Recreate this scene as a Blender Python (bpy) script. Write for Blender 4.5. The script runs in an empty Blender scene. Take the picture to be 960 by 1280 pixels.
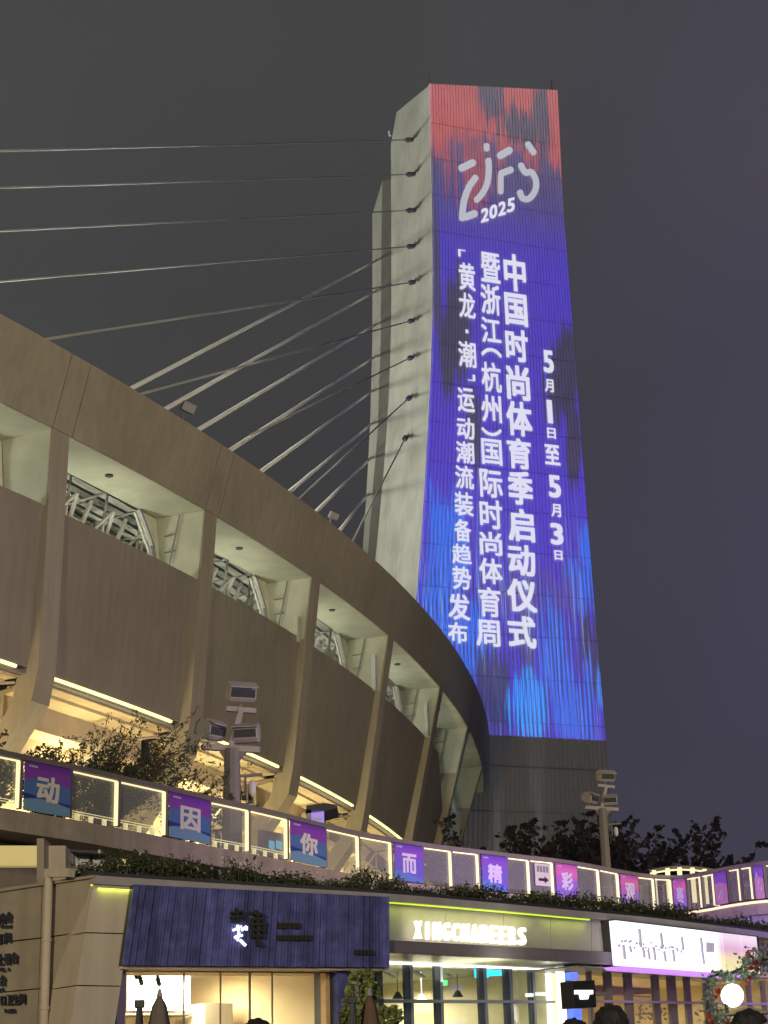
import bpy, bmesh, math, random
from mathutils import Vector, Matrix, Euler
random.seed(7)
S = bpy.context.scene
COL = S.collection
# ---------------------------------------------------------------- camera
F_PX, PITCH, ROLL, CAMZ = 2200.0, math.radians(19.058), 0.03, 1.2
CR, SR, CP, SP = math.cos(ROLL), math.sin(ROLL), math.cos(PITCH), math.sin(PITCH)
cam_d = bpy.data.cameras.new("camera")
cam = bpy.data.objects.new("camera", cam_d); COL.objects.link(cam)
cam_d.sensor_fit = 'HORIZONTAL'; cam_d.sensor_width = 36; cam_d.lens = F_PX/960*36
cam_d.clip_start = 0.1; cam_d.clip_end = 3000
rx = Vector((CR, SR*SP, -SR*CP)); ry = Vector((SR, -CR*SP, CR*CP)); fw = Vector((0, CP, SP))
cam.matrix_world = Matrix(((rx.x, ry.x, -fw.x, 0), (rx.y, ry.y, -fw.y, 0), (rx.z, ry.z, -fw.z, CAMZ), (0, 0, 0, 1)))
S.camera = cam
O = Vector((0, 0, CAMZ))
def ray(px, py):
    return fw*F_PX + rx*(px-480) + ry*(640-py)
def PZ(px, py, z):
    d = ray(px, py); return O + d*((z-CAMZ)/d.z)
def PY(px, py, Y):
    d = ray(px, py); return O + d*(Y/d.y)
def PP(px, py, p0, n):
    d = ray(px, py); return O + d*((p0-O).dot(n)/d.dot(n))
def srgb(r, g, b, k=1.0):
    f = lambda c: ((c/255/12.92) if c <= 10 else (((c/255)+.055)/1.055)**2.4)*k
    return (f(r), f(g), f(b), 1)
# ---------------------------------------------------------------- world: a night sky glowing with city light
W = bpy.data.worlds.new("World"); S.world = W; W.use_nodes = True
nt = W.node_tree; nt.nodes.clear()
out = nt.nodes.new('ShaderNodeOutputWorld'); bg = nt.nodes.new('ShaderNodeBackground')
tc = nt.nodes.new('ShaderNodeTexCoord')
dt = nt.nodes.new('ShaderNodeVectorMath'); dt.operation = 'DOT_PRODUCT'; dt.inputs[1].default_value = (0.94, 0.0, -0.34)
mr = nt.nodes.new('ShaderNodeMapRange'); mr.interpolation_type = 'SMOOTHSTEP'
mr.inputs[1].default_value = -0.22; mr.inputs[2].default_value = 0.16
rmp = nt.nodes.new('ShaderNodeMix'); rmp.data_type = 'RGBA'
rmp.inputs[6].default_value = srgb(57, 57, 58); rmp.inputs[7].default_value = srgb(69, 66, 82)
nt.links.new(tc.outputs['Generated'], dt.inputs[0]); nt.links.new(dt.outputs['Value'], mr.inputs[0])
nt.links.new(mr.outputs[0], rmp.inputs[0])
cn = nt.nodes.new('ShaderNodeTexNoise'); cn.inputs['Scale'].default_value = 2.2; cn.inputs['Detail'].default_value = 3
nt.links.new(tc.outputs['Generated'], cn.inputs['Vector'])
cm = nt.nodes.new('ShaderNodeMapRange'); cm.inputs[3].default_value = 0.86; cm.inputs[4].default_value = 1.12
cm.inputs[1].default_value = .3; cm.inputs[2].default_value = .7
nt.links.new(cn.outputs['Fac'], cm.inputs[0]); nt.links.new(cm.outputs[0], bg.inputs['Strength'])
nt.links.new(rmp.outputs[2], bg.inputs['Color']); nt.links.new(bg.outputs[0], out.inputs['Surface'])
S.view_settings.view_transform = 'Standard'; S.view_settings.look = 'None'
S.view_settings.exposure = 0; S.view_settings.gamma = 1
S.cycles.use_denoising = True
S.cycles.max_bounces = 5; S.cycles.diffuse_bounces = 3; S.cycles.transparent_max_bounces = 24
S.cycles.sample_clamp_indirect = 4
# ---------------------------------------------------------------- lamps of the plaza and the stadium, plus unseen fill lamps
def aim(o, target):
    o.rotation_euler = (Vector(target)-o.location).to_track_quat('-Z', 'Y').to_euler()
def area(name, loc, target, power, size, colr, sy=None):
    l = bpy.data.lights.new(name, 'AREA'); l.energy = power; l.size = size; l.color = colr[:3]
    if sy: l.shape = 'RECTANGLE'; l.size_y = sy
    o = bpy.data.objects.new(name, l); COL.objects.link(o); o.location = loc; aim(o, target); return o
def spot(name, loc, target, power, deg, colr, blend=.6, radius=.4):
    l = bpy.data.lights.new(name, 'SPOT'); l.energy = power; l.spot_size = math.radians(deg); l.spot_blend = blend
    l.color = colr[:3]; l.shadow_soft_size = radius
    o = bpy.data.objects.new(name, l); COL.objects.link(o); o.location = loc; aim(o, target); return o
area("plaza_floodlight", (-16, -26, 14), (-4, 60, 14), 9500, 3, (1.0, .85, .58))
spot("stadium_fill_light", (52, 18, 11), (-19, 73, 19), 52000, 54, (1.0, .86, .60), .8, 1.0)  # unseen lamp added at the right to light the stadium but miss the pylon
area("plaza_floodlight", (22, -12, 12), (0, 60, 8), 2600, 3, (1.0, .92, .86))
spot("purple_plaza_light", (21, 24, 3.0), (8.5, 35, 4.5), 5200, 46, (.50, .28, 1.0))
area("purple_plaza_light", (3.6, 40.5, 1.2), (9.5, 49, 5.0), 900, 1.0, (.45, .26, 1.0))
# stadium interior floods wash the pylons and the stay cables
spot("pylon_floodlight", (-70, 126, 26), (4, 139, 88), 130000, 50, (1.0, 1.0, .86), .6, 9)
spot("pylon_floodlight", (-60, 132, 32), (-2, 150, 62), 30000, 70, (1.0, 1.0, .80), .6, 5)

spot("cable_floodlight", (-42, 52, 31), (-12, 60, 54), 420000, 66, (1.0, 1.0, .88), .5, 2)

spot("cable_floodlight", (-58, 119, 31), (-2, 138, 60), 48000, 60, (1.0, 1.0, .84), .7, 6)
spot("cable_floodlight", (-46, 92, 31), (-8, 95, 64), 420000, 58, (1.0, 1.0, .9), .4, 2)
for _y, _z, _pw in ((76, 38, 30000), (90, 42, 42000), (106, 48, 52000), (130, 58, 20000)):  # unseen lamps over the roof, added to brighten the cables from the left
    spot("cable_fill_light", (-25+(_y-76)*.1, _y-3, 30.5), (-7+(_y-76)*.1, _y, _z), _pw*.85, (74 if _y < 100 else (44 if _y < 120 else 74)), (1.0, 1.0, .88), .4, 2)
# ---------------------------------------------------------------- helpers
def tag(o, label=None, cat=None, group=None, kind=None):
    if label: o['label'] = label
    if cat: o['category'] = cat
    if group: o['group'] = group
    if kind: o['kind'] = kind
    return o
def thing(name, label, cat, loc=(0, 0, 0), group=None):
    o = bpy.data.objects.new(name, None); COL.objects.link(o); o.location = loc
    o.empty_display_size = .3
    return tag(o, label, cat, group)
class MB:
    def __init__(s): s.v = []; s.f = []
    def poly(s, pts):
        n = len(s.v); s.v += [Vector(p) for p in pts]; s.f.append(tuple(range(n, n+len(pts))))
    def prism(s, a, b):           # two matching polygons
        n = len(s.v); k = len(a); s.v += [Vector(p) for p in a]+[Vector(p) for p in b]
        s.f.append(tuple(range(n, n+k))); s.f.append(tuple(reversed(range(n+k, n+2*k))))
        for i in range(k):
            j = (i+1) % k; s.f.append((n+j, n+i, n+k+i, n+k+j))
    def box(s, c, sx, sy, sz, R=None):
        c = Vector(c); R = R or Matrix.Identity(3)
        P = lambda x, y, z: c + R @ Vector((x*sx/2, y*sy/2, z*sz/2))
        s.prism([P(-1, -1, -1), P(1, -1, -1), P(1, 1, -1), P(-1, 1, -1)], [P(-1, -1, 1), P(1, -1, 1), P(1, 1, 1), P(-1, 1, 1)])
    def tube(s, p0, p1, r0, r1=None, n=8):
        p0 = Vector(p0); p1 = Vector(p1); r1 = r0 if r1 is None else r1
        d = (p1-p0).normalized(); a = d.orthogonal().normalized(); b = d.cross(a)
        A = [p0+(a*math.cos(t)+b*math.sin(t))*r0 for t in [i*2*math.pi/n for i in range(n)]]
        B = [p1+(a*math.cos(t)+b*math.sin(t))*r1 for t in [i*2*math.pi/n for i in range(n)]]
        s.prism(A, B)
    def bar(s, p0, p1, w, h, up=Vector((0, 0, 1))):
        p0 = Vector(p0); p1 = Vector(p1); d = (p1-p0).normalized(); a = d.cross(up)
        if a.length < 1e-4: a = d.orthogonal()
        a.normalize(); b = a.cross(d)
        q = lambda p: [p+a*w/2+b*h/2, p-a*w/2+b*h/2, p-a*w/2-b*h/2, p+a*w/2-b*h/2]
        s.prism(q(p0), q(p1))
    def mesh(s, name):
        me = bpy.data.meshes.new(name); me.from_pydata([tuple(v) for v in s.v], [], s.f)
        bm = bmesh.new(); bm.from_mesh(me); bmesh.ops.recalc_face_normals(bm, faces=bm.faces); bm.to_mesh(me); bm.free()
        return me
    def build(s, name, mat, parent=None, smooth=False, label=None, cat=None, group=None, kind=None, bevel=0):
        me = s.mesh(name); me.materials.append(mat)
        return link(name, me, parent, smooth, label, cat, group, kind, bevel)
def link(name, me, parent=None, smooth=False, label=None, cat=None, group=None, kind=None, bevel=0):
    o = bpy.data.objects.new(name, me); COL.objects.link(o)
    if parent:
        o.parent = parent
        L = Vector((0, 0, 0)); q = parent
        while q: L += q.location; q = q.parent
        o.location = -L if parent.type == 'EMPTY' else (0, 0, 0)
    if smooth:
        for p in me.polygons: p.use_smooth = True
    if bevel:
        m = o.modifiers.new('bevel', 'BEVEL'); m.width = bevel; m.segments = 2; m.limit_method = 'ANGLE'
    return tag(o, label, cat, group, kind)
# children of empties are written in world coordinates; location -L brings them back
def uvs(me, fn):
    uv = me.uv_layers.new(name='UVMap')
    for l in me.loops:
        uv.data[l.index].uv = fn(me.vertices[l.vertex_index].co)
# ---------------------------------------------------------------- materials
MATS = {}
def mat(name, colr, rough=.7, metal=0, noise=0.0, nscale=3.0, stretch=(1, 1, 1), bump=0.0, bscale=20, streak=0.0, spec=.3):
    if name in MATS: return MATS[name]
    m = bpy.data.materials.new(name); m.use_nodes = True; t = m.node_tree; b = t.nodes['Principled BSDF']
    b.inputs['Roughness'].default_value = rough; b.inputs['Metallic'].default_value = metal
    b.inputs['Specular IOR Level'].default_value = spec
    b.inputs['Base Color'].default_value = colr
    if noise or bump or streak:
        co = t.nodes.new('ShaderNodeTexCoord'); mp = t.nodes.new('ShaderNodeMapping')
        mp.inputs['Scale'].default_value = stretch; t.links.new(co.outputs['Object'], mp.inputs[0])
        cur = None
        def mul(fac_out, lo, hi, prev):
            r = t.nodes.new('ShaderNodeMapRange'); r.inputs[1].default_value = .3; r.inputs[2].default_value = .7
            r.inputs[3].default_value = lo; r.inputs[4].default_value = hi; t.links.new(fac_out, r.inputs[0])
            x = t.nodes.new('ShaderNodeVectorMath'); x.operation = 'SCALE'
            if prev is None: x.inputs[0].default_value = colr[:3]
            else: t.links.new(prev, x.inputs[0])
            t.links.new(r.outputs[0], x.inputs['Scale']); return x.outputs[0]
        if noise:
            n = t.nodes.new('ShaderNodeTexNoise'); n.inputs['Scale'].default_value = nscale; n.inputs['Detail'].default_value = 8
            n.inputs['Roughness'].default_value = .6
            t.links.new(mp.outputs[0], n.inputs['Vector']); cur = mul(n.outputs['Fac'], 1-noise, 1+noise, cur)
        if streak:
            m2 = t.nodes.new('ShaderNodeMapping'); m2.inputs['Scale'].default_value = (2.2, 2.2, .12)
            t.links.new(co.outputs['Object'], m2.inputs[0])
            n = t.nodes.new('ShaderNodeTexNoise'); n.inputs['Scale'].default_value = 2.0; n.inputs['Detail'].default_value = 5
            t.links.new(m2.outputs[0], n.inputs['Vector']); cur = mul(n.outputs['Fac'], 1-streak, 1+streak*.6, cur)
        if cur is not None: t.links.new(cur, b.inputs['Base Color'])
        if bump:
            n = t.nodes.new('ShaderNodeTexNoise'); n.inputs['Scale'].default_value = bscale; n.inputs['Detail'].default_value = 4
            t.links.new(co.outputs['Object'], n.inputs['Vector'])
            bb = t.nodes.new('ShaderNodeBump'); bb.inputs['Strength'].default_value = bump; bb.inputs['Distance'].default_value = .05
            t.links.new(n.outputs['Fac'], bb.inputs['Height']); t.links.new(bb.outputs[0], b.inputs['Normal'])
    MATS[name] = m; return m
def emit(name, colr, strength):
    if name in MATS: return MATS[name]
    m = bpy.data.materials.new(name); m.use_nodes = True; b = m.node_tree.nodes['Principled BSDF']
    b.inputs['Base Color'].default_value = (colr if strength > 1 or not name.startswith('projected') else (.02, .02, .02, 1)); b.inputs['Emission Color'].default_value = colr
    b.inputs['Emission Strength'].default_value = strength; b.inputs['Roughness'].default_value = .5
    MATS[name] = m; return m
def glass(name, tint=(1, 1, 1, 1), gloss=.10, haze=.05):
    m = bpy.data.materials.new(name); m.use_nodes = True; t = m.node_tree; t.nodes.clear()
    o = t.nodes.new('ShaderNodeOutputMaterial'); tr = t.nodes.new('ShaderNodeBsdfTransparent'); tr.inputs[0].default_value = tint
    g = t.nodes.new('ShaderNodeBsdfGlossy'); g.inputs['Roughness'].default_value = .04
    d = t.nodes.new('ShaderNodeBsdfDiffuse'); d.inputs[0].default_value = (.6, .6, .55, 1)
    x = t.nodes.new('ShaderNodeMixShader'); x.inputs[0].default_value = gloss
    y = t.nodes.new('ShaderNodeMixShader'); y.inputs[0].default_value = haze
    t.links.new(tr.outputs[0], x.inputs[1]); t.links.new(g.outputs[0], x.inputs[2])
    t.links.new(x.outputs[0], y.inputs[1]); t.links.new(d.outputs[0], y.inputs[2]); t.links.new(y.outputs[0], o.inputs[0])
    MATS[name] = m; return m
M_conc_ring = mat('painted_concrete', (.40, .355, .275, 1), .8, noise=.13, nscale=.22, streak=.10, bump=.15, bscale=6)
M_conc_soff = mat('pale_plaster', (.62, .64, .50, 1), .8, noise=.12, nscale=.9)
M_conc_pylon = mat('pylon_concrete', (.41, .41, .37, 1), .85, noise=.26, nscale=.22, stretch=(1, 1, .8), streak=.10, bump=.2, bscale=3)
M_clad = mat('pylon_cladding', (.52, .52, .54, 1), .7, noise=.05, nscale=.6, streak=.05)
M_steel_w = mat('white_painted_steel', (.75, .76, .70, 1), .5)
M_steel_d = mat('dark_steel', (.05, .05, .055, 1), .5, noise=.15)
M_steel_g = mat('grey_steel', (.30, .29, .31, 1), .45, metal=.3, noise=.12, nscale=5)
M_cable = mat('cable_sheath', (.45, .45, .43, 1), 1.0, spec=0)
M_roof = mat('roof_sheet', (.34, .36, .34, 1), .6, noise=.35, nscale=.8, stretch=(1, 1, 1))
M_yellowwall = mat('cream_render', (.66, .55, .38, 1), .8, noise=.10, nscale=1.2)
M_led = emit('led_warm_yellow', (1.0, .88, .34, 1), 2.0)
M_ledw = emit('led_cream', (1.0, .88, .50, 1), .95)
M_ledgreen = emit('led_lime', (.62, .85, .05, 1), 1.1)
M_ledcool = emit('led_cool_white', (1.0, .98, .86, 1), 3.0)
M_deck = mat('walkway_concrete', (.44, .37, .28, 1), .85, noise=.16, nscale=2.0, streak=.15, bump=.2, bscale=10)
M_ground = mat('plaza_paving', (.16, .15, .14, 1), .8, noise=.2, nscale=1)
M_rail = mat('bronze_rail', (.24, .21, .19, 1), .5, metal=.2, noise=.1)
M_glass = glass('balustrade_glass', (.93, .94, .90, 1), .05, .22)
M_sglass = glass('shop_glass', (.95, .97, .96, 1), .05, .02)
M_leaf = mat('leaf_green', (.07, .085, .035, 1), .55, noise=.4, nscale=4)
M_leaf2 = mat('leaf_light_green', (.22, .26, .08, 1), .55, noise=.4, nscale=5)
M_leafd = mat('leaf_dark', (.055, .05, .035, 1), .7, noise=.4, nscale=1)
M_bark = mat('bark', (.10, .08, .06, 1), .9, noise=.3, nscale=8)
M_wallL = mat('stone_cladding', (.40, .34, .26, 1), .75, noise=.10, nscale=2.5, streak=.08, bump=.1, bscale=30)
M_pier = mat('pale_stone_panel', (.58, .50, .38, 1), .75, noise=.08, nscale=2, streak=.10)
M_dark = mat('black_plastic', (.02, .02, .022, 1), .5)
M_blue = mat('indigo_slat', (.11, .12, .33, 1), .65, noise=.35, nscale=6, streak=.55)
M_white = mat('white_metal', (.72, .71, .72, 1), .45, noise=.06, nscale=3)

# ================================================================= GROUND
g = MB(); g.poly([(-900, -400, 0), (900, -400, 0), (900, 1500, 0), (-900, 1500, 0)])
g.build('ground', M_ground, kind='structure')

# ================================================================= STADIUM
CX, CY = -161.0, 134.5
LV = {'T': (168.202+.0, -.551, 27.6), 'B': (167.535, -.159, 24.9), 'P': (166.53, -2.73, 22.05), 'L': (165.05, -6.609, 16.2)}
def gsh(x): return 7.842*x*x + 27.674*x**3
def rad(level, th):
    x = min(th+.2, .20); a, b, z = LV[level]; x = max(x, -.5)
    return a + b*x + gsh(x)
def SPt(th, r, z): return Vector((CX+r*math.cos(th), CY+r*math.sin(th), z))
def rcol(th, z):         # radius of the column front at height z
    if z >= 24.9:
        return rad('B', th) + (rad('T', th)-rad('B', th))*(z-24.9)/2.7
    t = (24.9-z)/8.7; return rad('B', th)*(1-t) + (rad('L', th)+.5)*t
def rpan(th, z):
    t = (22.05-z)/5.85; return rad('P', th)*(1-t)+rad('L', th)*t
stad = thing('stadium', 'brown concrete stadium with curved ring beam, tall slots and raked stands', 'stadium', (-10, 80, 0))
cth = [-.592, -.531, -.4692, -.4075, -.3447, -.2774, -.2045, -.1352, -.0533, .03, .11]
HW = .0029   # half width of a column as an angle
ZT, ZB, ZP, ZL = 27.6, 24.9, 22.05, 16.2
def arcs(t0, t1, n): return [t0+(t1-t0)*i/n for i in range(n+1)]
def strip(fa, fb, ths, closed=None):
    """sheet between two curves over ths, thickened by functions"""
    m = MB()
    for i in range(len(ths)-1):
        a, b = ths[i], ths[i+1]
        m.poly([fa(a), fa(b), fb(b), fb(a)])
    return m
def solid(m, prof, ths):
    """sweep a closed radial profile [(r_fn,z)] along angles"""
    n = len(prof); base = len(m.v)
    for th in ths:
        for rf, z in prof: m.v.append(SPt(th, rf(th), z))
    for i in range(len(ths)-1):
        for k in range(n):
            k2 = (k+1) % n
            m.f.append((base+i*n+k, base+i*n+k2, base+(i+1)*n+k2, base+(i+1)*n+k))
    m.f.append(tuple(base+k for k in reversed(range(n))))
    m.f.append(tuple(base+(len(ths)-1)*n+k for k in range(n)))
G = .0001
# ring beam: long segments between columns and short blocks over the columns, fine joints between
for i in range(len(cth)):
    for (a, b, n) in (((cth[i]-HW*1.0, cth[i]+HW*1.3, 2),) + (((cth[i]+HW*1.3, cth[i+1]-HW*1.0, 18),) if i < len(cth)-1 else ())):
        m = MB(); solid(m, [(lambda t: rad('B', t), ZB), (lambda t: rad('T', t), ZT), (lambda t: rad('T', t)-.9, ZT), (lambda t: rad('B', t)-2.3, ZB+.9), (lambda t: rad('B', t)-2.3, ZB)], arcs(a+G, b-G, n))
        m.build('ring_beam', M_conc_ring, stad)
# thin cap along the beam
# soffit boards, wall panels, sloping stands per bay
M_pan = mat('wall_panel_concrete', (.335, .30, .235, 1), .8, noise=.14, nscale=.18, streak=.10, bump=.15, bscale=5)
for i in range(len(cth)-1):
    a, b = cth[i]+HW, cth[i+1]-HW
    m = MB(); solid(m, [(lambda t: rad('B', t)-.05, ZB-.03), (lambda t: rad('B', t)-.05, ZB-.01), (lambda t: rad('B', t)-2.3, ZB-.01), (lambda t: rad('B', t)-2.3, ZB-.03)], arcs(a, b, 14))
    m.build('soffit', M_conc_soff, stad)
    # small dark downlight in the soffit
    th = (a+b)/2-.004; c = SPt(th, rad('B', th)-1.1, ZB-.035); m = MB()
    m.tube(c, c-Vector((0, 0, .05)), .16, n=14); m.build('downlight', M_steel_d, stad)
    if i < 9:
        zp0 = ZP
        # the last panels toward the pylon drop away in a curve
        m = MB()
        def pz(t):
            k = (t-cth[7])/(cth[9]-cth[7])
            return ZP if k <= -.25 else ZP - 7.5*max(0, k+.25)**.8
        ths = arcs(a, b, 12); base = len(m.v)
        for t in ths:
            z1 = pz(t)
            m.v += [SPt(t, rpan(t, ZL), ZL), SPt(t, rpan(t, z1), max(z1, ZL+.2)), SPt(t, rpan(t, z1)-.3, max(z1, ZL+.2)), SPt(t, rpan(t, ZL)-.3, ZL)]
        for j in range(len(ths)-1):
            for k in range(4):
                k2 = (k+1) % 4; m.f.append((base+j*4+k, base+j*4+k2, base+j*4+4+k2, base+j*4+4+k))
        m.f.append((base+3, base+2, base+1, base)); n4 = base+(len(ths)-1)*4; m.f.append((n4, n4+1, n4+2, n4+3))
        m.build('wall_panel', M_pan, stad)
        if i >= 7:   # solid lower wall at the far end
            pass
    # LED line under each panel
    if i < 7:
        m = MB(); e0 = a+.0012; e1 = b-.0035
        solid(m, [(lambda t: rpan(t, ZL)+.02, ZL-.11), (lambda t: rpan(t, ZL)+.02, ZL-.02), (lambda t: rpan(t, ZL)-.10, ZL-.02), (lambda t: rpan(t, ZL)-.10, ZL-.11)], arcs(e0, e1, 8))
        m.build('light_strip', M_led, stad)
        m = MB(); solid(m, [(lambda t: rpan(t, ZL)-.05, ZL-.22), (lambda t: rpan(t, ZL)-.05, ZL-.12), (lambda t: rpan(t, ZL)-.32, ZL-.12), (lambda t: rpan(t, ZL)-.32, ZL-.22)], arcs(a, b, 8))
        m.build('edge_trim', M_steel_g, stad)
    if i < 9:
        m = MB(); solid(m, [(lambda t: rpan(t, ZL)-.33, ZL-.30), (lambda t: rpan(t, ZL)-.33, ZL-.24), (lambda t: rpan(t, ZL)-1.6, ZL-.24), (lambda t: rpan(t, ZL)-1.6, ZL-.30)], arcs(a, b, 6))
        m.build('stand_ceiling', M_yellowwall, stad)
    # stepped underside of the stand, smooth ceiling bands between
    n = 9
    for k in range(n):
        z0 = ZL-.42-k*1.0; r0 = .95+k*.82
        m = MB(); solid(m, [(lambda t, r=r0: rpan(t, ZL)-r, z0), (lambda t, r=r0+1.0: rpan(t, ZL)-r, z0-.12), (lambda t, r=r0+1.0: rpan(t, ZL)-r, z0+.05), (lambda t, r=r0: rpan(t, ZL)-r, z0+.15)], arcs(a, b, 5))
        solid(m, [(lambda t, r=r0+.78: rpan(t, ZL)-r, z0-1.0), (lambda t, r=r0+.92: rpan(t, ZL)-r, z0-1.0), (lambda t, r=r0+.92: rpan(t, ZL)-r, z0-.1), (lambda t, r=r0+.78: rpan(t, ZL)-r, z0-.1)], arcs(a, b, 5))
        m.build('stand_step', M_yellowwall, stad)
    # concourse back wall under the stand
    m = MB(); solid(m, [(lambda t: rpan(t, ZL)-8.2, 6.62), (lambda t: rpan(t, ZL)-8.2, 10.2), (lambda t: rpan(t, ZL)-8.6, 10.2), (lambda t: rpan(t, ZL)-8.6, 6.62)], arcs(a, b, 4))
    m.build('concourse_wall', M_yellowwall, stad)
# columns with a cranked leg running in under the stand
for i, t0 in enumerate(cth):
    A, B = t0-HW, t0+HW
    m = MB()
    zs = [24.88, 22.11, 22.05, 19, 16.2, 15.0]
    fr = [[SPt(t, rcol(t0, z) if z >= 16.2 else rcol(t0, 16.2)-.25, z) for t in (A, B)] for z in zs]
    bk = [[SPt(t, (rcol(t0, z) if z >= 16.2 else rcol(t0, 16.2)-.25)-(2.3 if z > 22.1 else .85), z) for t in (A, B)] for z in zs]
    for j in range(len(zs)-1):
        a, b = fr[j], fr[j+1]; c, d = bk[j], bk[j+1]
        m.poly([a[0], a[1], b[1], b[0]]); m.poly([c[1], c[0], d[0], d[1]]); m.poly([a[0], b[0], d[0], c[0]]); m.poly([a[1], c[1], d[1], b[1]])
    m.poly([fr[0][0], bk[0][0], bk[0][1], fr[0][1]])
    # leg
    L0 = rcol(t0, 16.2)-.25
    f2 = [SPt(t, L0-6.6, 6.65) for t in (A, B)]; b2 = [SPt(t, L0-7.9, 6.65) for t in (A, B)]
    a, c = fr[-1], bk[-1]
    m.poly([a[0], a[1], f2[1], f2[0]]); m.poly([c[1], c[0], b2[0], b2[1]]); m.poly([a[0], f2[0], b2[0], c[0]]); m.poly([a[1], c[1], b2[1], f2[1]])
    m.poly([f2[0], f2[1], b2[1], b2[0]])
    bm = m.mesh('column'); bm.materials.append(M_conc_ring); link('column', bm, stad)
    # pale inner faces of the fin inside the slot (plastered), on the side that faces the camera
    if i < len(cth)-1:
        m = MB()
        e = .00012
        rr = lambda z: rcol(t0, z)
        q = [SPt(A-e, rr(24.86)-.06, 24.86), SPt(A-e, rr(24.86)-2.25, 24.86), SPt(A-e, rr(22.05)-1.9, 22.0), SPt(A-e, rr(22.05)-.1, 22.0)]
        q2 = [p+(SPt(A, 168, 0)-SPt(A-e*.4, 168, 0)) for p in q]
        m.prism(q, q2); m.build('fin_facing', M_conc_soff, stad)
        # chamfer filler and bent frame at the inner end of the slot
        ri = rr(24.9)-2.28
        w1 = .0085
        P1 = SPt(A-w1, ri, 24.84); P2 = SPt(A-.0022, ri, 23.6); P3 = SPt(A-.0022, ri+.3, 21.7)
        rdir = Vector((math.cos(A), math.sin(A), 0))
        m = MB()
        m.prism([P1, SPt(A-e*2, ri, 24.84), SPt(A-e*2, ri+.3, 21.7), P3, P2], [p-rdir*.14 for p in [P1, SPt(A-e*2, ri, 24.84), SPt(A-e*2, ri+.3, 21.7), P3, P2]])
        m.build('chamfer_panel', M_conc_soff, stad)
        m = MB(); m.bar(P1+rdir*.04, P2+rdir*.04, .12, .12); m.bar(P2+rdir*.04, P3+rdir*.04, .12, .12, up=rdir)
        m.build('slot_frame', M_steel_g, stad)
        m = MB(); m.bar(P1-rdir*.2+Vector((0, 0, -.06)), P2-rdir*.2+Vector((0, 0, -.06)), .09, .07); m.bar(P2-rdir*.2, P3-rdir*.2, .07, .09, up=rdir)
        m.build('frame_edge', M_steel_w, stad)
        # (service pipe on the fin face)
        if i in (3, 4, 5, 6, 7):
            tp = A-e*8; m = MB(); rp = rr(23.5)-1.0
            m.tube(SPt(tp, rp, 24.8), SPt(tp, rp-.5, 22.6), .035, n=6)
            for z in (24.0, 23.3): m.bar(SPt(tp, rp-.2, z), SPt(tp, rp-.7, z-.02), .05, .05)
            m.build('service_pipe', M_steel_g, stad)
    # raker beam in mid bay
    if i < len(cth)-1:
        tm = (cth[i]*.42+cth[i+1]*.58)
        m = MB(); r0 = rpan(tm, ZL)-.5
        m.bar(SPt(tm, r0-.75, 15.2), SPt(tm, r0-7.2, 7.2), .28, .5); m.build('raker_beam', M_conc_ring, stad)
        m = MB(); tm2 = tm+.0035
        m.tube(SPt(tm2, r0-.4, 15.0), SPt(tm2, r0-4.5, 9.8), .05, n=6); m.tube(SPt(tm2, r0-.4, 15.0), SPt(cth[i+1]-HW-.001, r0-.0, 15.7), .05, n=6)
        m.tube(SPt(tm2, r0-4.5, 9.8), SPt(tm2, r0-4.5, 6.7), .05, n=6)
        m.build('cable_conduit', M_yellowwall, stad)
        # tube lamp under the stand
        m = MB(); m.bar(SPt(tm-.006, r0-1.2, 13.6), SPt(tm+.001, r0-1.2, 13.6), .14, .10); m.build('tube_lamp', M_ledcool, stad)
# antenna boxes clipped in three slots
for (i, zz, h, mt) in ((5, 22.9, 1.9, M_white), (6, 23.0, 1.9, M_white), (4, 22.4, 1.2, M_conc_soff)):
    t = cth[i]-HW-.0016; m = MB(); r = rcol(cth[i], 23.5)-.5
    R = Matrix.Rotation(t, 3, 'Z'); m.box(SPt(t, r, zz), .22, .35, h, R); m.build('antenna_box', mt, stad, bevel=.03)
# roof sheets and truss seen through the slots
for k in range(22):
    m = MB(); r0 = 3.2+k*.72; z0 = 26.2+k*.05
    solid(m, [(lambda t, r=r0: rad('B', t)-r, z0), (lambda t, r=r0: rad('B', t)-r, z0+.05), (lambda t, r=r0+.5: rad('B', t)-r, z0+.09), (lambda t, r=r0+.5: rad('B', t)-r, z0+.04)], arcs(-.62, .1, 40))
    m.build('roof_sheet', M_roof if k % 3 == 0 else M_steel_w, stad)
m = MB(); solid(m, [(lambda t: rad('B', t)-2.3, 27.0), (lambda t: rad('B', t)-2.3, 27.05), (lambda t: rad('B', t)-40, 29.0), (lambda t: rad('B', t)-40, 28.9)], arcs(-.62, .1, 40))
m.build('roof_deck', M_roof, stad)
rnd = random.Random(3)
def bar(p, q, r): mm = MB(); mm.tube(p, q, r, n=6); mm.build('truss_bar', M_steel_w, stad)
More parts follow.
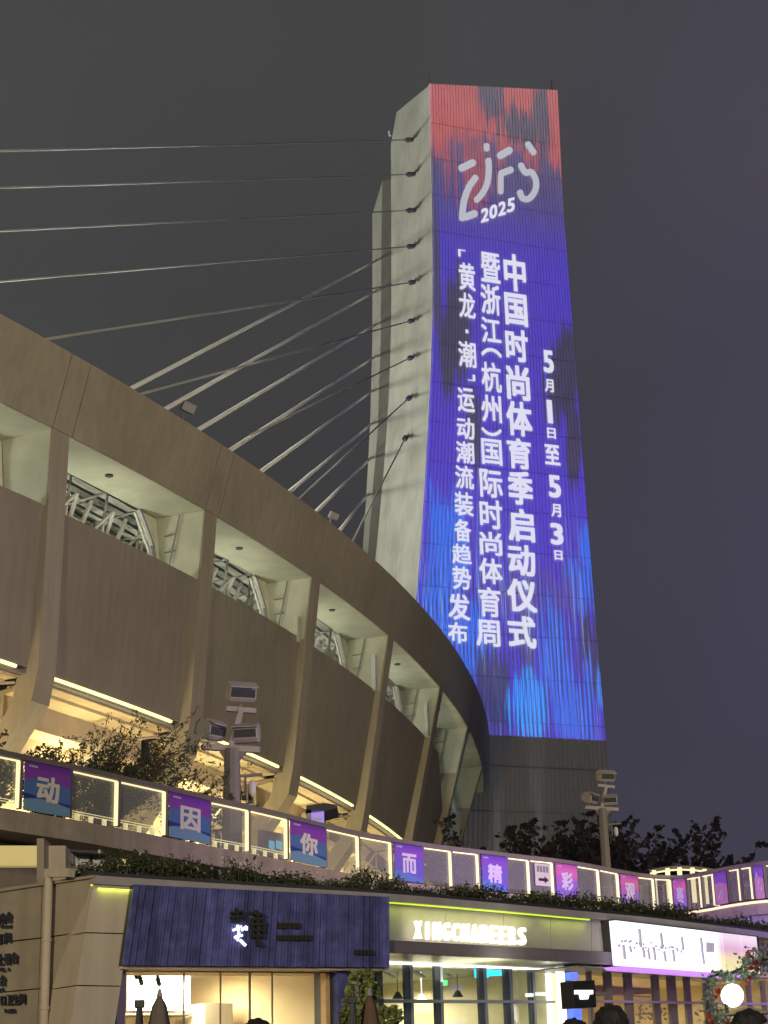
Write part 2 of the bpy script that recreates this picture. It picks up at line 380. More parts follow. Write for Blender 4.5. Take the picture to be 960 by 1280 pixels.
for i in range(len(cth)-1):
    a, b = cth[i], cth[i+1]; k = (b-a)/4
    N = lambda u, rr, z: SPt(a+k*u, rad('B', a)-rr, z)
    bar(N(-.2, 7, 26.0), N(4.2, 7, 26.0), .12); bar(N(-.2, 10.5, 26.2), N(4.2, 10.5, 26.2), .09); bar(N(-.2, 3.6, 23.4), N(4.2, 3.6, 23.4), .09)
    for u in (0, 1, 2, 3):
        bar(N(u+.5, 7, 26.0), N(u, 3.6, 23.0), .11); bar(N(u+.5, 7, 26.0), N(u+1, 3.6, 23.0), .10); bar(N(u+.5, 5.2, 24.6), N(u+1.3, 9, 25.4), .06); bar(N(u+.2, 4.6, 22.6), N(u+.9, 8, 26.1), .07); bar(N(u, 3.0, 24.7), N(u+.5, 4.8, 22.4), .09); bar(N(u+.5, 4.8, 22.4), N(u+1, 3.0, 24.7), .07); bar(N(u+.5, 3.2, 24.8), N(u+.5, 4.6, 22.0), .10)
        bar(N(u+.5, 7, 26.0), N(u+.5+rnd.uniform(-.6, .6), 12, 24.6), .07)
        bar(N(u, 3.6, 23.4), N(u, 3.2, 26.2), .065)
        bar(N(u, 3.0, 25.6), N(u+1, 9, 26.2), .05)
# lamps under the roof; unseen fill lamps added to brighten the stand undersides
for i in range(1, 9):
    tm = (cth[i]+cth[i+1])/2 if i+1 < len(cth) else cth[i]
    Lk = .9 if i < 6 else (.55 if i == 6 else .35)
    c = SPt(tm, rad('P', tm)-4.5, 19.0)
    area('roof_uplight', c, SPt(tm, rad('P', tm)-3.4, 27), 290*Lk, 2.5, (1.0, 1.0, .82), 1.5)
    if i < 7:
        area('concourse_fill_light', SPt(tm, rpan(tm, ZL)-1.6, 8.0), SPt(tm, rpan(tm, ZL)-2.6, 14), (560 if i < 5 else 380), 3, (1.0, .82, .40), 1.0)
        rr0 = rpan(tm, ZL); c = SPt(tm, rr0-.95-2.6, ZL-.9-3.7)
        rv = Vector((math.cos(tm), math.sin(tm), 0)); tv = Vector((-rv.y, rv.x, 0)); sl = (rv*-.82+Vector((0, 0, -1.0))).normalized(); nn = (rv*-1.0+Vector((0, 0, .82))).normalized()
        c = c - nn*.05
        o = area('concourse_fill_light', c, c+nn, (430 if i < 5 else 260), 3.4, (1.0, .82, .42), 6.5)
        o.matrix_world = Matrix.Translation(c) @ Matrix((tuple(tv), tuple(-sl), tuple(-nn))).transposed().to_4x4()
# small things clamped on top of the ring beam
def cam_on_beam(px, py, label, s=1.0):
    p = PZ(px, py, 27.75)
    t = thing('floodlight', label, 'floodlight', p)
    m = MB(); m.tube(p+Vector((0, 0, -.2)), p+Vector((0, 0, .35*s)), .04); m.build('bracket', M_steel_g, t)
    m = MB(); m.box(p+Vector((.2*s, 0, .5*s)), .55*s, .35*s, .4*s, Euler((.4, .3, .5)).to_matrix()); m.build('lamp_housing', M_steel_g, t, bevel=.03)
cam_on_beam(229, 524, 'small grey floodlight on top of the ring beam below the thick white cables', 1.0)
cam_on_beam(413, 655, 'small dark floodlight on top of the ring beam near the pylon foot', .8)

# ================================================================= PYLONS
U = Vector((.93, .3676, 0)).normalized(); Wd = Vector((-U.y, U.x, 0)); NF = Vector((U.y, -U.x, 0))
K = PY(537, 105, 135)
def FP(px, py, off=0.0): return PP(px, py, K+NF*off, NF)       # on the front plane
def SPL(px, py, p0=None): return PP(px, py, p0 or K, U)          # on the side plane
def sz(p): return ((p-K).dot(U), p.z)
pyl = thing('pylon', 'tall pale concrete pylon carrying the blue and red projected event poster', 'tower', (K.x, K.y, 0))
Ledge = [(537, 105), (539, 200), (541, 300), (541, 380), (539.5, 450), (536, 520), (532, 590), (527, 670), (521, 745), (513, 830), (503, 925)]
Redge = [(697, 113), (704, 260), (715, 400), (727, 560), (740, 720), (757, 925)]
Ls = [sz(FP(*p)) for p in Ledge]; Rs = [sz(FP(*p)) for p in Redge]
def interp(tab, z):
    tab = sorted(tab, key=lambda q: q[1])
    if z <= tab[0][1]:
        (s0, z0), (s1, z1) = tab[0], tab[1]; return s0+(s1-s0)*(z-z0)/(z1-z0)*.8
    for (s0, z0), (s1, z1) in zip(tab, tab[1:]):
        if z <= z1: return s0+(s1-s0)*(z-z0)/(z1-z0)
    return tab[-1][0]
ztopL, ztopR = Ls[0][1], Rs[0][1]
zb = (sz(FP(607, 917))[1]+sz(FP(757, 927))[1])/2
NR = 46
# cladding strips, each course its own ribbed panel
courses = [0.0]; z = 2.2
while z < ztopL-3: courses.append(z); z += 3.55
courses.append(None)
def face_pt(u, z, off):
    l, r = interp(Ls, z), interp(Rs, z); s = l+(r-l)*u
    return K + U*s + NF*off + Vector((0, 0, z-K.z))
for ci in range(len(courses)-1):
    z0 = courses[ci]; z1 = courses[ci+1]
    m = MB(); prof = []
    for k in range(NR):
        for (f, o) in ((0, .0), (.18, .11), (.62, .11), (.80, 0)): prof.append(((k+f)/NR, o))
    prof.append((1, 0))
    row0 = len(m.v)
    for (u, o) in prof: m.v.append(face_pt(u, z0+.05, o))
    for (u, o) in prof:
        zt = (z1-.05) if z1 is not None else (ztopL+(ztopR-ztopL)*u-.02)
        m.v.append(face_pt(u, zt, o))
    n = len(prof)
    for j in range(n-1): m.f.append((row0+j, row0+j+1, row0+n+j+1, row0+n+j))
    m.build('cladding_panel', M_clad, pyl)
# concrete body: section polygon per level
sideL = [(495, 140), (488, 180), (488.5, 300), (488, 420), (484, 520), (478, 600), (470, 686), (462, 760), (452, 850), (440, 950)]
def side_pt(px, py):
    return SPL(px, py, K+U*0.0)
ds = []
for (px, py) in sideL:
    p = None
    # the side plane shifts with the flared edge: iterate
    off = 0.0
    for _ in range(6):
        q = PP(px, py, K+U*off, U); off = interp(Ls, q.z)
    ds.append(((q-K).dot(Wd), q.z))
ds_top = ds[0]
def depth_at(z):
    return interp(ds, z)
m = MB(); levels = [0, 10, 20, 30, 40, 45, 50, 55, 60, 65, 70, 75, 80, ds[1][1], ds[0][1]]
rings = []
for z in levels:
    l, r = interp(Ls, z)+.06, interp(Rs, z)-.02; d = depth_at(z)
    P = lambda s, w: K+U*s-NF*.03+Wd*w+Vector((0, 0, (z if w > 0 else min(z, (ztopL if s < 5 else ztopR)-.03))-K.z))
    rings.append([P(l, 0), P(r, 0), P(r, d), P(l, d)])
for a, b in zip(rings, rings[1:]):
    for k in range(4):
        k2 = (k+1) % 4; m.poly([a[k], a[k2], b[k2], b[k]])
l, r = interp(Ls, ztopL)+.06, interp(Rs, ztopR)-.02
top = [K+U*l-NF*.03+Vector((0, 0, -.03)), K+U*r-NF*.03+Vector((0, 0, ztopR-K.z-.03))]
a = rings[-1]
m.poly([a[0], a[1], top[1], top[0]]); m.poly([top[0], top[1], a[2], a[3]]); m.poly([a[0], top[0], a[3]]); m.poly([a[1], a[2], top[1]])
bm_ = m.mesh('shaft'); bm_.materials.append(M_conc_pylon)
link('shaft', bm_, pyl)
# slim edge trim between side and front
m = MB()
for z0, z1 in zip(levels[1:-1], levels[2:]+[ztopL]):
    z1 = min(z1, ztopL)
    m.bar(K+U*interp(Ls, z0)+NF*.02+Vector((0, 0, z0-K.z)), K+U*interp(Ls, z1)+NF*.02+Vector((0, 0, z1-K.z)), .10, .10, up=NF)
m.build('edge_trim', M_clad, pyl)
# second pylon behind, to the left
K2 = PY(478, 226, 150)
def zpy(px, py, p0, n): return PP(px, py, p0, n)
pyl2 = thing('pylon', 'slimmer pale pylon half hidden behind the poster pylon on its left', 'tower', (K2.x, K2.y, 0))
N2 = Vector((-.35, -.94, 0)).normalized()
Lf = [(478, 226), (465.5, 268), (465.5, 420), (463, 520), (459, 600), (454, 680), (449, 760), (440, 900)]
Md = [(478, 226), (477, 268), (476, 420), (472, 540), (467, 600), (460, 690), (454, 770), (444, 900)]
m = MB(); L3 = [PP(x, y, K2, N2) for x, y in Lf]; M3 = [PP(x, y, K2, N2) for x, y in Md]
back = Vector((2.2, 6, 0)); right = Vector((7.5, -1.2, 0))
for i in range(len(L3)-1):
    m.poly([L3[i], M3[i], M3[i+1], L3[i+1]]); m.poly([L3[i]+back, L3[i], L3[i+1], L3[i+1]+back]); m.poly([M3[i]+right+back, L3[i]+back, L3[i+1]+back, M3[i+1]+right+back])
m.build('lit_edge', M_conc_pylon, pyl2)
m = MB()
M_shade = mat('pylon_concrete_shade', (.20, .20, .18, 1), .85, noise=.15, nscale=.4, streak=.1)  # darker copy of the pylon concrete: shade on this side put into the colour
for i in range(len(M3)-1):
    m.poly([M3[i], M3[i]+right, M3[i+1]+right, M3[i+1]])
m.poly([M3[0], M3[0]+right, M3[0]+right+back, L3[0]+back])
m.build('shaded_side', M_shade, pyl2)
# ------ projected poster: a projector on the plaza throws the coloured picture
PL = Vector((52, 34, 6)); FC = FP(640, 480)
pj = bpy.data.lights.new('poster_projector', 'SPOT'); pj.energy = 1.0; pj.shadow_soft_size = 0.02
pj.spot_size = math.radians(62); pj.spot_blend = 0; pj.use_nodes = True
pjo = bpy.data.objects.new('poster_projector', pj); COL.objects.link(pjo); pjo.location = PL; aim(pjo, FC)
t = pj.node_tree; t.nodes.clear()
lo = t.nodes.new('ShaderNodeOutputLight'); em = t.nodes.new('ShaderNodeEmission'); t.links.new(em.outputs[0], lo.inputs[0])
geo = t.nodes.new('ShaderNodeNewGeometry')
def VM(op, a, b=None, out=0):
    n = t.nodes.new('ShaderNodeVectorMath'); n.operation = op
    for i, x in enumerate((a, b)):
        if x is None: continue
        if isinstance(x, bpy.types.NodeSocket): t.links.new(x, n.inputs[i])
        elif isinstance(x, (int, float)) and op == 'SCALE': n.inputs['Scale'].default_value = x
        else: n.inputs[i].default_value = tuple(x)
    return n.outputs[1 if op in ('DOT_PRODUCT',) else 0]
def MA(op, a, b=None, c=None, clamp=False):
    n = t.nodes.new('ShaderNodeMath'); n.operation = op; n.use_clamp = clamp
    for i, x in enumerate((a, b, c)):
        if x is None: continue
        if isinstance(x, bpy.types.NodeSocket): t.links.new(x, n.inputs[i])
        else: n.inputs[i].default_value = x
    return n.outputs[0]
DIRSIGN = -1.0
nd = VM('DOT_PRODUCT', geo.outputs['Normal'], NF)
k0 = (K-PL).dot(NF)
# P = PL + t*d, t = k0/(d.NF); sign of the normal cancels in the ratio
ud = VM('DOT_PRODUCT', geo.outputs['Normal'], U); zd_ = VM('DOT_PRODUCT', geo.outputs['Normal'], (0, 0, 1))
sS = MA('ADD', MA('DIVIDE', MA('MULTIPLY', ud, k0), nd), (PL-K).dot(U))
zS = MA('ADD', MA('DIVIDE', MA('MULTIPLY', zd_, k0), nd), PL.z)
cmb = t.nodes.new('ShaderNodeCombineXYZ'); t.links.new(sS, cmb.inputs[0]); t.links.new(zS, cmb.inputs[1])
def NZ(sx, sy, scale=1.0, det=3, seed=0):
    mp = t.nodes.new('ShaderNodeMapping'); mp.inputs['Scale'].default_value = (sx, sy, 1); mp.inputs['Location'].default_value = (seed, seed*1.7, 0)
    n = t.nodes.new('ShaderNodeTexNoise'); n.inputs['Scale'].default_value = scale; n.inputs['Detail'].default_value = det
    t.links.new(cmb.outputs[0], mp.inputs[0]); t.links.new(mp.outputs[0], n.inputs['Vector']); return MA('SUBTRACT', n.outputs['Fac'], .5)
hair = NZ(3.2, .09, 1, 3, 3.1); broad = NZ(.45, .06, 1, 3, 9.2); fine = NZ(9, .05, 1, 2, 5.5)
state = {'c': None}
def layer(mask, colr):
    n = t.nodes.new('ShaderNodeMix'); n.data_type = 'RGBA'
    t.links.new(mask, n.inputs[0])
    if isinstance(state['c'], bpy.types.NodeSocket): t.links.new(state['c'], n.inputs[6])
    else: n.inputs[6].default_value = state['c']
    n.inputs[7].default_value = colr; state['c'] = n.outputs[2]
def SM(x, a, b):
    n = t.nodes.new('ShaderNodeMapRange'); n.interpolation_type = 'SMOOTHSTEP'
    t.links.new(x, n.inputs[0]); n.inputs[1].default_value = a; n.inputs[2].default_value = b; return n.outputs[0]
def blob(px, py, rx_, ry_, streak=1.0, soft=.45, tilt=0.0):
    s0, z0 = sz(FP(px, py)); s1, _ = sz(FP(px+rx_, py)); _, z1 = sz(FP(px, py+ry_)); rs = abs(s1-s0); rz = abs(z1-z0)
    dz = MA('DIVIDE', MA('SUBTRACT', zS, z0), rz)
    ds_ = MA('DIVIDE', MA('SUBTRACT', sS, s0), rs)
    if tilt: ds_ = MA('ADD', ds_, MA('MULTIPLY', dz, tilt))
    d2 = MA('SQRT', MA('ADD', MA('MULTIPLY', ds_, ds_), MA('MULTIPLY', dz, dz)))
    v = MA('SUBTRACT', 1.0, d2)
    v = MA('ADD', v, MA('MULTIPLY', hair, 2.4*streak)); v = MA('ADD', v, MA('MULTIPLY', broad, .7))
    return SM(v, 0, soft*.6)
state['c'] = srgb(68, 42, 198)
zred = sz(FP(600, 186))[1]; rr_ = srgb(206, 78, 84)
ey = MA('ADD', MA('SUBTRACT', zS, zred), MA('MULTIPLY', hair, 9)); ey = MA('ADD', ey, MA('MULTIPLY', broad, 9))
upper = SM(MA('ADD', MA('SUBTRACT', zS, sz(FP(600, 290))[1]), MA('MULTIPLY', hair, 6)), -3, 6)
layer(upper, srgb(76, 62, 128))
layer(SM(ey, -.8, 1.0), rr_)
layer(blob(590, 215, 26, 50, 1.3, .3), srgb(165, 70, 100))
for (x, y, a, b, s_, so) in ((612, 118, 20, 46, .7, .7), (676, 150, 13, 60, 1.0, .6), (648, 160, 26, 26, 1.6, .3)):
    layer(blob(x, y, a, b, s_, so), srgb(72, 55, 92))
layer(blob(544, 330, 10, 130, .9, .5), srgb(62, 54, 112))
for (x, y, a, b, ti) in ((566, 420, 26, 100, -.55), (592, 540, 12, 60, 0), (702, 470, 26, 75, -.6), (716, 560, 12, 60, -.4)):
    layer(blob(x, y, a, b, .8, .8, ti), srgb(48, 42, 82))
for (x, y, a, b) in ((560, 690, 32, 90), (548, 770, 30, 80), (590, 800, 40, 60), (723, 738, 24, 38), (735, 690, 12, 50)):
    layer(blob(x, y, a, b, 1.0, .7), srgb(34, 104, 240))
layer(blob(672, 745, 60, 40, 1.6, .7), srgb(84, 62, 172))
layer(blob(690, 830, 26, 90, 1.6, .7), srgb(40, 100, 232))
layer(blob(618, 860, 26, 60, 1.0, .6), srgb(44, 44, 104))
layer(blob(740, 830, 22, 62, 1.3, .6), srgb(52, 42, 98))
layer(blob(663, 880, 30, 52, .7, .5), srgb(24, 140, 255))
layer(blob(715, 885, 34, 60, 1.5, .8), srgb(44, 100, 235))
layer(blob(752, 860, 8, 40, .6, .6), srgb(52, 125, 235))
layer(blob(655, 800, 16, 30, 1.6, .6), srgb(70, 60, 150))
st_ = t.nodes.new('ShaderNodeMath'); st_.operation = 'SINE'
t.links.new(MA('ADD', MA('MULTIPLY', sS, 17.5), MA('MULTIPLY', broad, 16)), st_.inputs[0])
lowm = SM(zS, sz(FP(640, 610))[1], sz(FP(640, 800))[1])
layer(MA('MULTIPLY', SM(st_.outputs[0], .1, .7), MA('MULTIPLY', lowm, .85)), srgb(40, 40, 108))
midm = SM(zS, sz(FP(640, 330))[1], sz(FP(640, 420))[1])
layer(MA('MULTIPLY', SM(st_.outputs[0], .3, .8), MA('MULTIPLY', midm, .3)), srgb(40, 36, 90))
# bright hairlines, strongest low down on the wall
hl = MA('MULTIPLY', SM(fine, .10, .16), MA('MULTIPLY', SM(zS, sz(FP(640, 560))[1], sz(FP(640, 800))[1]), .55))
layer(hl, srgb(150, 190, 245))
inz = MA('MULTIPLY', MA('GREATER_THAN', zS, zb), MA('LESS_THAN', sS, 14))
inz = MA('MULTIPLY', inz, MA('GREATER_THAN', sS, -3))
t.links.new(state['c'], em.inputs['Color'])
dist2 = (FC-PL).length_squared
POSTER_GAIN = 1.0/.52*math.pi*4*math.pi*dist2   # makes radiance on the wall about equal to the picture
pj.energy = POSTER_GAIN; t.links.new(inz, em.inputs['Strength'])
# ------ lettering of the poster: its projected light is put into self-glowing meshes
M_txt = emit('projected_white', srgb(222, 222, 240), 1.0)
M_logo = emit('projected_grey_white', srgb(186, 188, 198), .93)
GLY = {}
def glyph(ch, offset=.022):
    key = (ch, offset)
    if key in GLY: return GLY[key]
    cu = bpy.data.curves.new('glyph', 'FONT'); cu.body = ch; cu.size = 1; cu.resolution_u = 3
    o = bpy.data.objects.new('glyph', cu); COL.objects.link(o)
    me = bpy.data.meshes.new_from_object(o.evaluated_get(bpy.context.evaluated_depsgraph_get()))
    vs = [v.co.copy() for v in me.vertices]; fs = [tuple(p.vertices) for p in me.polygons]
    bpy.data.objects.remove(o); bpy.data.curves.remove(cu)
    n = len(vs); b = offset*1.1; V0 = list(vs); F0 = list(fs); lay = [0.0]*n
    for q, (dx, dy) in enumerate(((b, b*.8), (-b, b*.8), (b, -b*.8), (-b, -b*.8))):
        vs += [v+Vector((dx, dy, 0)) for v in V0]; fs += [tuple(i+n*(q+1) for i in f) for f in F0]
    x0 = min(v.x for v in vs); x1 = max(v.x for v in vs); y0 = min(v.y for v in vs); y1 = max(v.y for v in vs)
    GLY[key] = ([((v.x-x0)/(x1-x0), (v.y-y0)/(y1-y0)) for v in vs], fs, (x1-x0)/(y1-y0))
    return GLY[key]
def place_glyph(ch, fn, name, mt, parent, offset=.022, thick=None, lift=None, **kw):
    """fn(u,v)->world point"""
    pts, fs, _ = glyph(ch, offset); me = bpy.data.meshes.new(name)
    P = [fn(u, v) for u, v in pts]
    if lift is not None:
        q = len(P)//5; P = [p+lift*(i//q) for i, p in enumerate(P)]
    if thick is None:
        me.from_pydata([tuple(p) for p in P], [], fs)
    else:
        n = len(P); V = P+[p-thick for p in P]; Fc = list(fs)+[tuple(n+i for i in reversed(f)) for f in fs]
        ec = {}
        for f in fs:
            for i in range(len(f)):
                a, b = f[i], f[(i+1) % len(f)]; ec[(a, b)] = 1
        for (a, b) in ec:
            if (b, a) not in ec: Fc.append((b, a, n+a, n+b))
        me.from_pydata([tuple(p) for p in V], [], Fc)
    me.materials.append(mt); return link(name, me, parent, **kw)
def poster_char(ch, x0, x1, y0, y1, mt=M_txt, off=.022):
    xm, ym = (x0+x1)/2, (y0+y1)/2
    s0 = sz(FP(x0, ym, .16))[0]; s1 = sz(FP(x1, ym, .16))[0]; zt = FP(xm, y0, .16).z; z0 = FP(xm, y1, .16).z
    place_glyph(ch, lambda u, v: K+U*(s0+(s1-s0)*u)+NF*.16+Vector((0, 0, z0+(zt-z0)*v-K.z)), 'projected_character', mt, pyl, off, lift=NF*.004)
C1 = [('中', 630, 657, 318, 364), ('国', 631, 659, 367, 407), ('时', 632, 660, 412, 452), ('尚', 633, 662, 457, 500), ('体', 633, 665, 502, 545), ('育', 634, 664, 548, 586), ('季', 635, 666, 589, 631), ('启', 635, 668, 636, 677), ('动', 635, 669, 681, 720), ('仪', 634, 671, 724, 765), ('式', 635, 670, 770, 810)]
C2 = [('暨', 601, 625, 316, 353), ('浙', 601, 625.5, 356, 393), ('江', 601.6, 626, 397, 429), ('︵', 601.6, 627, 435, 446), ('杭', 602, 626.5, 453, 490), ('州', 601.6, 626.8, 494, 528), ('︶', 602, 627, 535, 545), ('国', 602, 627.4, 549, 581), ('际', 599.7, 628, 587, 622), ('时', 599.7, 628, 625, 661), ('尚', 599.7, 627.4, 665, 694), ('体', 599, 628, 698, 730), ('育', 598, 626, 734, 771), ('周', 595, 625, 775, 808)]
C3 = [('「', 572.6, 582, 312, 321), ('黄', 573.7, 594, 329, 363), ('龙', 573.7, 594, 366, 397.5), ('■', 582, 585.4, 412, 416.5), ('潮', 573, 595, 427, 459), ('」', 584.5, 594, 468, 476), ('运', 572, 593, 485, 515), ('动', 571, 593, 522, 549), ('潮', 570, 592.7, 552, 579), ('流', 569, 592, 582, 611), ('装', 568, 591.6, 615, 645), ('备', 568, 589, 649, 677), ('趋', 565, 589.5, 680, 705), ('势', 565.6, 589, 708, 737), ('发', 560, 587.5, 742, 775), ('布', 559.8, 584.5, 778, 804)]
C4 = [('5', 679, 692, 438, 466), ('月', 681, 692, 474, 490), ('1', 684, 690.5, 500, 529), ('日', 684, 694.6, 535, 548), ('至', 681, 699.7, 556, 581), ('5', 685.6, 701, 594, 622), ('月', 689, 701, 630, 646), ('3', 688, 704, 654, 681), ('日', 693, 703, 688, 700)]
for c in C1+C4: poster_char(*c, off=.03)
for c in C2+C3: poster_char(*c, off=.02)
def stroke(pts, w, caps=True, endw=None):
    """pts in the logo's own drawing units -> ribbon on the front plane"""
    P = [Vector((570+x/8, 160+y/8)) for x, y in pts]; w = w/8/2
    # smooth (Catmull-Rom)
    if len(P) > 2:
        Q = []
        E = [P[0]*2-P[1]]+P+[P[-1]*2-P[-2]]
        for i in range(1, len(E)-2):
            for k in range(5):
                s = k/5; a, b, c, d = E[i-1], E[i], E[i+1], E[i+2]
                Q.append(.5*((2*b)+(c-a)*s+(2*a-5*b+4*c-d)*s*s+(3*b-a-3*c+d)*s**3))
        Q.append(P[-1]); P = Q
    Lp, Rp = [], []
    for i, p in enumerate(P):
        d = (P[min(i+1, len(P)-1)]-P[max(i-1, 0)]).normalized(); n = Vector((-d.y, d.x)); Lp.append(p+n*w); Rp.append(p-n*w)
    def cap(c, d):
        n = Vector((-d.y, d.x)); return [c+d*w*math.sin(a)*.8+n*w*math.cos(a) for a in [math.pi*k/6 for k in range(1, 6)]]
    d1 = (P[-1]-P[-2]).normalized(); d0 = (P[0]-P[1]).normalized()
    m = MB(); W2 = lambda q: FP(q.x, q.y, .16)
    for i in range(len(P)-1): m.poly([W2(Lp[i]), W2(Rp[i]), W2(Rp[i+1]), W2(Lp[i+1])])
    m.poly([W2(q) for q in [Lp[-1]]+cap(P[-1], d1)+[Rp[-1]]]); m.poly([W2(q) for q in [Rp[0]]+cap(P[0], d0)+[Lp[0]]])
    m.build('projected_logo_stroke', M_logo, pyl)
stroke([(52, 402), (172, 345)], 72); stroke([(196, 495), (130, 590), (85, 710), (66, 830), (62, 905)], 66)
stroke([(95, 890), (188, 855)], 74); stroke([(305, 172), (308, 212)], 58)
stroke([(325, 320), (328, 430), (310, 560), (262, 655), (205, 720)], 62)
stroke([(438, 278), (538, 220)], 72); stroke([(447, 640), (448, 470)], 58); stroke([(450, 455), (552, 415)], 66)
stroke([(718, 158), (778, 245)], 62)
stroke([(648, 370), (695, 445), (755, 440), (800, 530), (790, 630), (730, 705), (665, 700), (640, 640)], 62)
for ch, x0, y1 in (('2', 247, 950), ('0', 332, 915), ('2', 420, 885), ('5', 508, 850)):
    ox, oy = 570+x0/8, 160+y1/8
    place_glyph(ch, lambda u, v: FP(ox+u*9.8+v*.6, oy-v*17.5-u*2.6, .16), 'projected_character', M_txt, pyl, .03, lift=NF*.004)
# lightning rods / lamps on the pylon top
m = MB()
for px, py in ((536, 105), (690, 112)):
    p = FP(px, py, -.3); m.tube(p, p+Vector((0, 0, 1.0)), .06)
m.build('lightning_rod', M_steel_d, pyl)
p = PP(490, 155, K+Wd*ds[1][0], Wd.cross(Vector((0, 0, 1))))
m = MB(); q = K+Wd*(ds[1][0]+.05)+Vector((0, 0, ds[1][1]-K.z+.9)); m.tube(q, q+Vector((-.05, 0, .5)), .13); m.build('aviation_lamp', M_white, pyl)

# ================================================================= CABLES
def pix_side(px, py):
    off = 0.0
    for _ in range(6):
        q = PP(px, py, K+U*off, U); off = interp(Ls, q.z)
    return q-U*.15
near = [((516, 175), (0, 189)), ((518, 218), (0, 235)), ((519, 263), (0, 289)), ((518, 308), (0, 352)), ((518, 353), (57, 424)), ((517, 401), (178, 492)), ((516, 447), (319, 541)), ((514, 497), (375, 622)), ((509, 547), (443, 672))]
nm = ['topmost', 'second', 'third', 'fourth', 'fifth', 'sixth', 'seventh', 'eighth', 'lowest']
for i, (a, b) in enumerate(near):
    A = pix_side(*a); dx, dy = b[0]-a[0], b[1]-a[1]
    k = 1.9 if i < 3 else (1.5 if i == 3 else 1.0 + 6/ math.hypot(dx, dy)); e = (a[0]+dx*k, a[1]+dy*k)
    B = PZ(e[0], e[1], 34 if i < 3 else (31 if i == 3 else 28.6))
    t_ = thing('stay_cable', f'{nm[i]} grey stay cable anchored on the poster pylon running left', 'cable', A, 'thin stay cables from the poster pylon')
    m = MB(); m.tube(A, B, .055, n=12); m.build('cable', M_cable, t_, smooth=True)
    d = (B-A).normalized()
    m = MB(); m.tube(A-d*.1, A+d*2.0, .12, n=10); m.tube(A+d*.9, A+d*1.25, .24, n=10); m.tube(A-d*.1, A+d*.2, .22, n=10); m.build('anchor_socket', M_steel_d, t_)
far = [((467, 327), (165, 485)), ((467, 365), (207, 511)), ((466, 407), (250, 536)), ((466, 447), (289, 562)), ((464, 489), (328, 588)), ((463, 530), (363, 613.5)), ((462, 573), (396, 638.5)), ((458, 619), (426, 661))]
M_cablew = mat('white_cable_sheath', (.92, .92, .88, 1), 1.0, spec=0)
for i, (a, b) in enumerate(far):
    A = PP(a[0]+1, a[1], K2, N2); dx, dy = b[0]-a[0], b[1]-a[1]; k = 1+8/math.hypot(dx, dy)
    B = PZ(a[0]+dx*k, a[1]+dy*k, 29)
    m = MB(); m.tube(A, B, .10, n=14)
    m.build('stay_cable', M_cablew, smooth=True, label=f'{(nm[:7]+["lowest"])[i]} bright white stay cable from the rear pylon down to the ring beam', cat='cable', group='bright stay cables from the rear pylon')
#@@PART2
# ================================================================= WALKWAY WITH GLASS BALUSTRADE
ZD, ZR = 6.6, 7.6
railpx = [(0,939),(29,945),(89,957),(110,961.5),(150,971),(207.5,984),(262,997),(310,1007.5),(360,1019.5),(405,1031),(446,1040.5),(488.5,1048.5),(528,1054.5),(563,1059.3),(596,1063),(633,1067.5),(662,1071),(691,1074),(720,1078.3),(747,1083),(772,1088),(795,1092),(815,1094.3),(840,1095.5),(857,1094.6),(888,1089),(907,1084.5),(937,1079.3),(960,1077)]
def rail_y(x):
    for (x0, y0), (x1, y1) in zip(railpx, railpx[1:]):
        if x <= x1: return y0+(y1-y0)*(x-x0)/(x1-x0)
    return railpx[-1][1]-(x-960)*.06
def rp(x, z=ZR):
    p = PZ(x, rail_y(max(x, 0)) if x >= 0 else 939+x*.2, ZR); return Vector((p.x, p.y, z))
bnd = [-90, -32, 26, 88, 148, 207, 261, 310, 358, 405, 447, 488, 527, 563, 597, 632, 660, 690, 719, 747, 771, 795, 816, 838, 858, 877, 893, 910, 925, 940, 955, 972, 990]
banner = {26: '动', 207: '因', 358: '你', 488: '而', 597: '精', 690: '彩', 771: '观', 838: '赛', 893: '', 940: ''}
F3 = [rp(x) for x in range(-90, 991, 15)]
def sweep(m, pts, prof):
    """prof: (outward offset, z); outward = toward the camera side of the walkway"""
    base = len(m.v); n = len(prof)
    for i, p in enumerate(pts):
        d = (pts[min(i+1, len(pts)-1)]-pts[max(i-1, 0)]); d.z = 0; d.normalize(); o = Vector((d.y, -d.x, 0))
        for off, z in prof: m.v.append(Vector((p.x, p.y, z))+o*off)
    for i in range(len(pts)-1):
        for k in range(n):
            k2 = (k+1) % n; m.f.append((base+i*n+k, base+i*n+k2, base+(i+1)*n+k2, base+(i+1)*n+k))
    m.f.append(tuple(base+k for k in range(n))); m.f.append(tuple(base+(len(pts)-1)*n+k for k in reversed(range(n))))
m = MB(); sweep(m, F3, [(.10, 6.2), (.10, 6.585), (-3.2, 6.585), (-3.2, 6.3), (-.5, 6.3), (-.3, 6.2)])
m.build('elevated_walkway', M_deck, kind='structure')
m = MB()
bk = [Vector((-34, 55, 6.56)), Vector((2, 118, 6.56)), Vector((7.0, 70, 6.56)), Vector((6.5, 52.8, 6.56))]
fr = [rp(x, 6.56)+Vector((-1.6, 1.6, 0)) for x in (-90, 0, 150, 310, 450, 600, 750)]
pts = fr+list(reversed(bk)); m.prism(pts, [p-Vector((0, 0, .25)) for p in pts]); m.build('podium_floor', M_deck, kind='structure')
bal = thing('balustrade', 'long curved glass balustrade with cream light strips along the raised walkway', 'balustrade', rp(450, ZD))
m = MB(); sweep(m, F3, [(.06, 7.52), (.06, 7.62), (-.06, 7.62), (-.06, 7.52)]); m.build('handrail', M_rail, bal)
m = MB(); R3 = [rp(x) for x in range(860, 991, 10)]
sweep(m, R3, [(.13, 6.50), (.13, 6.56), (.10, 6.56), (.10, 6.50)]); m.build('light_strip', M_ledw, bal)
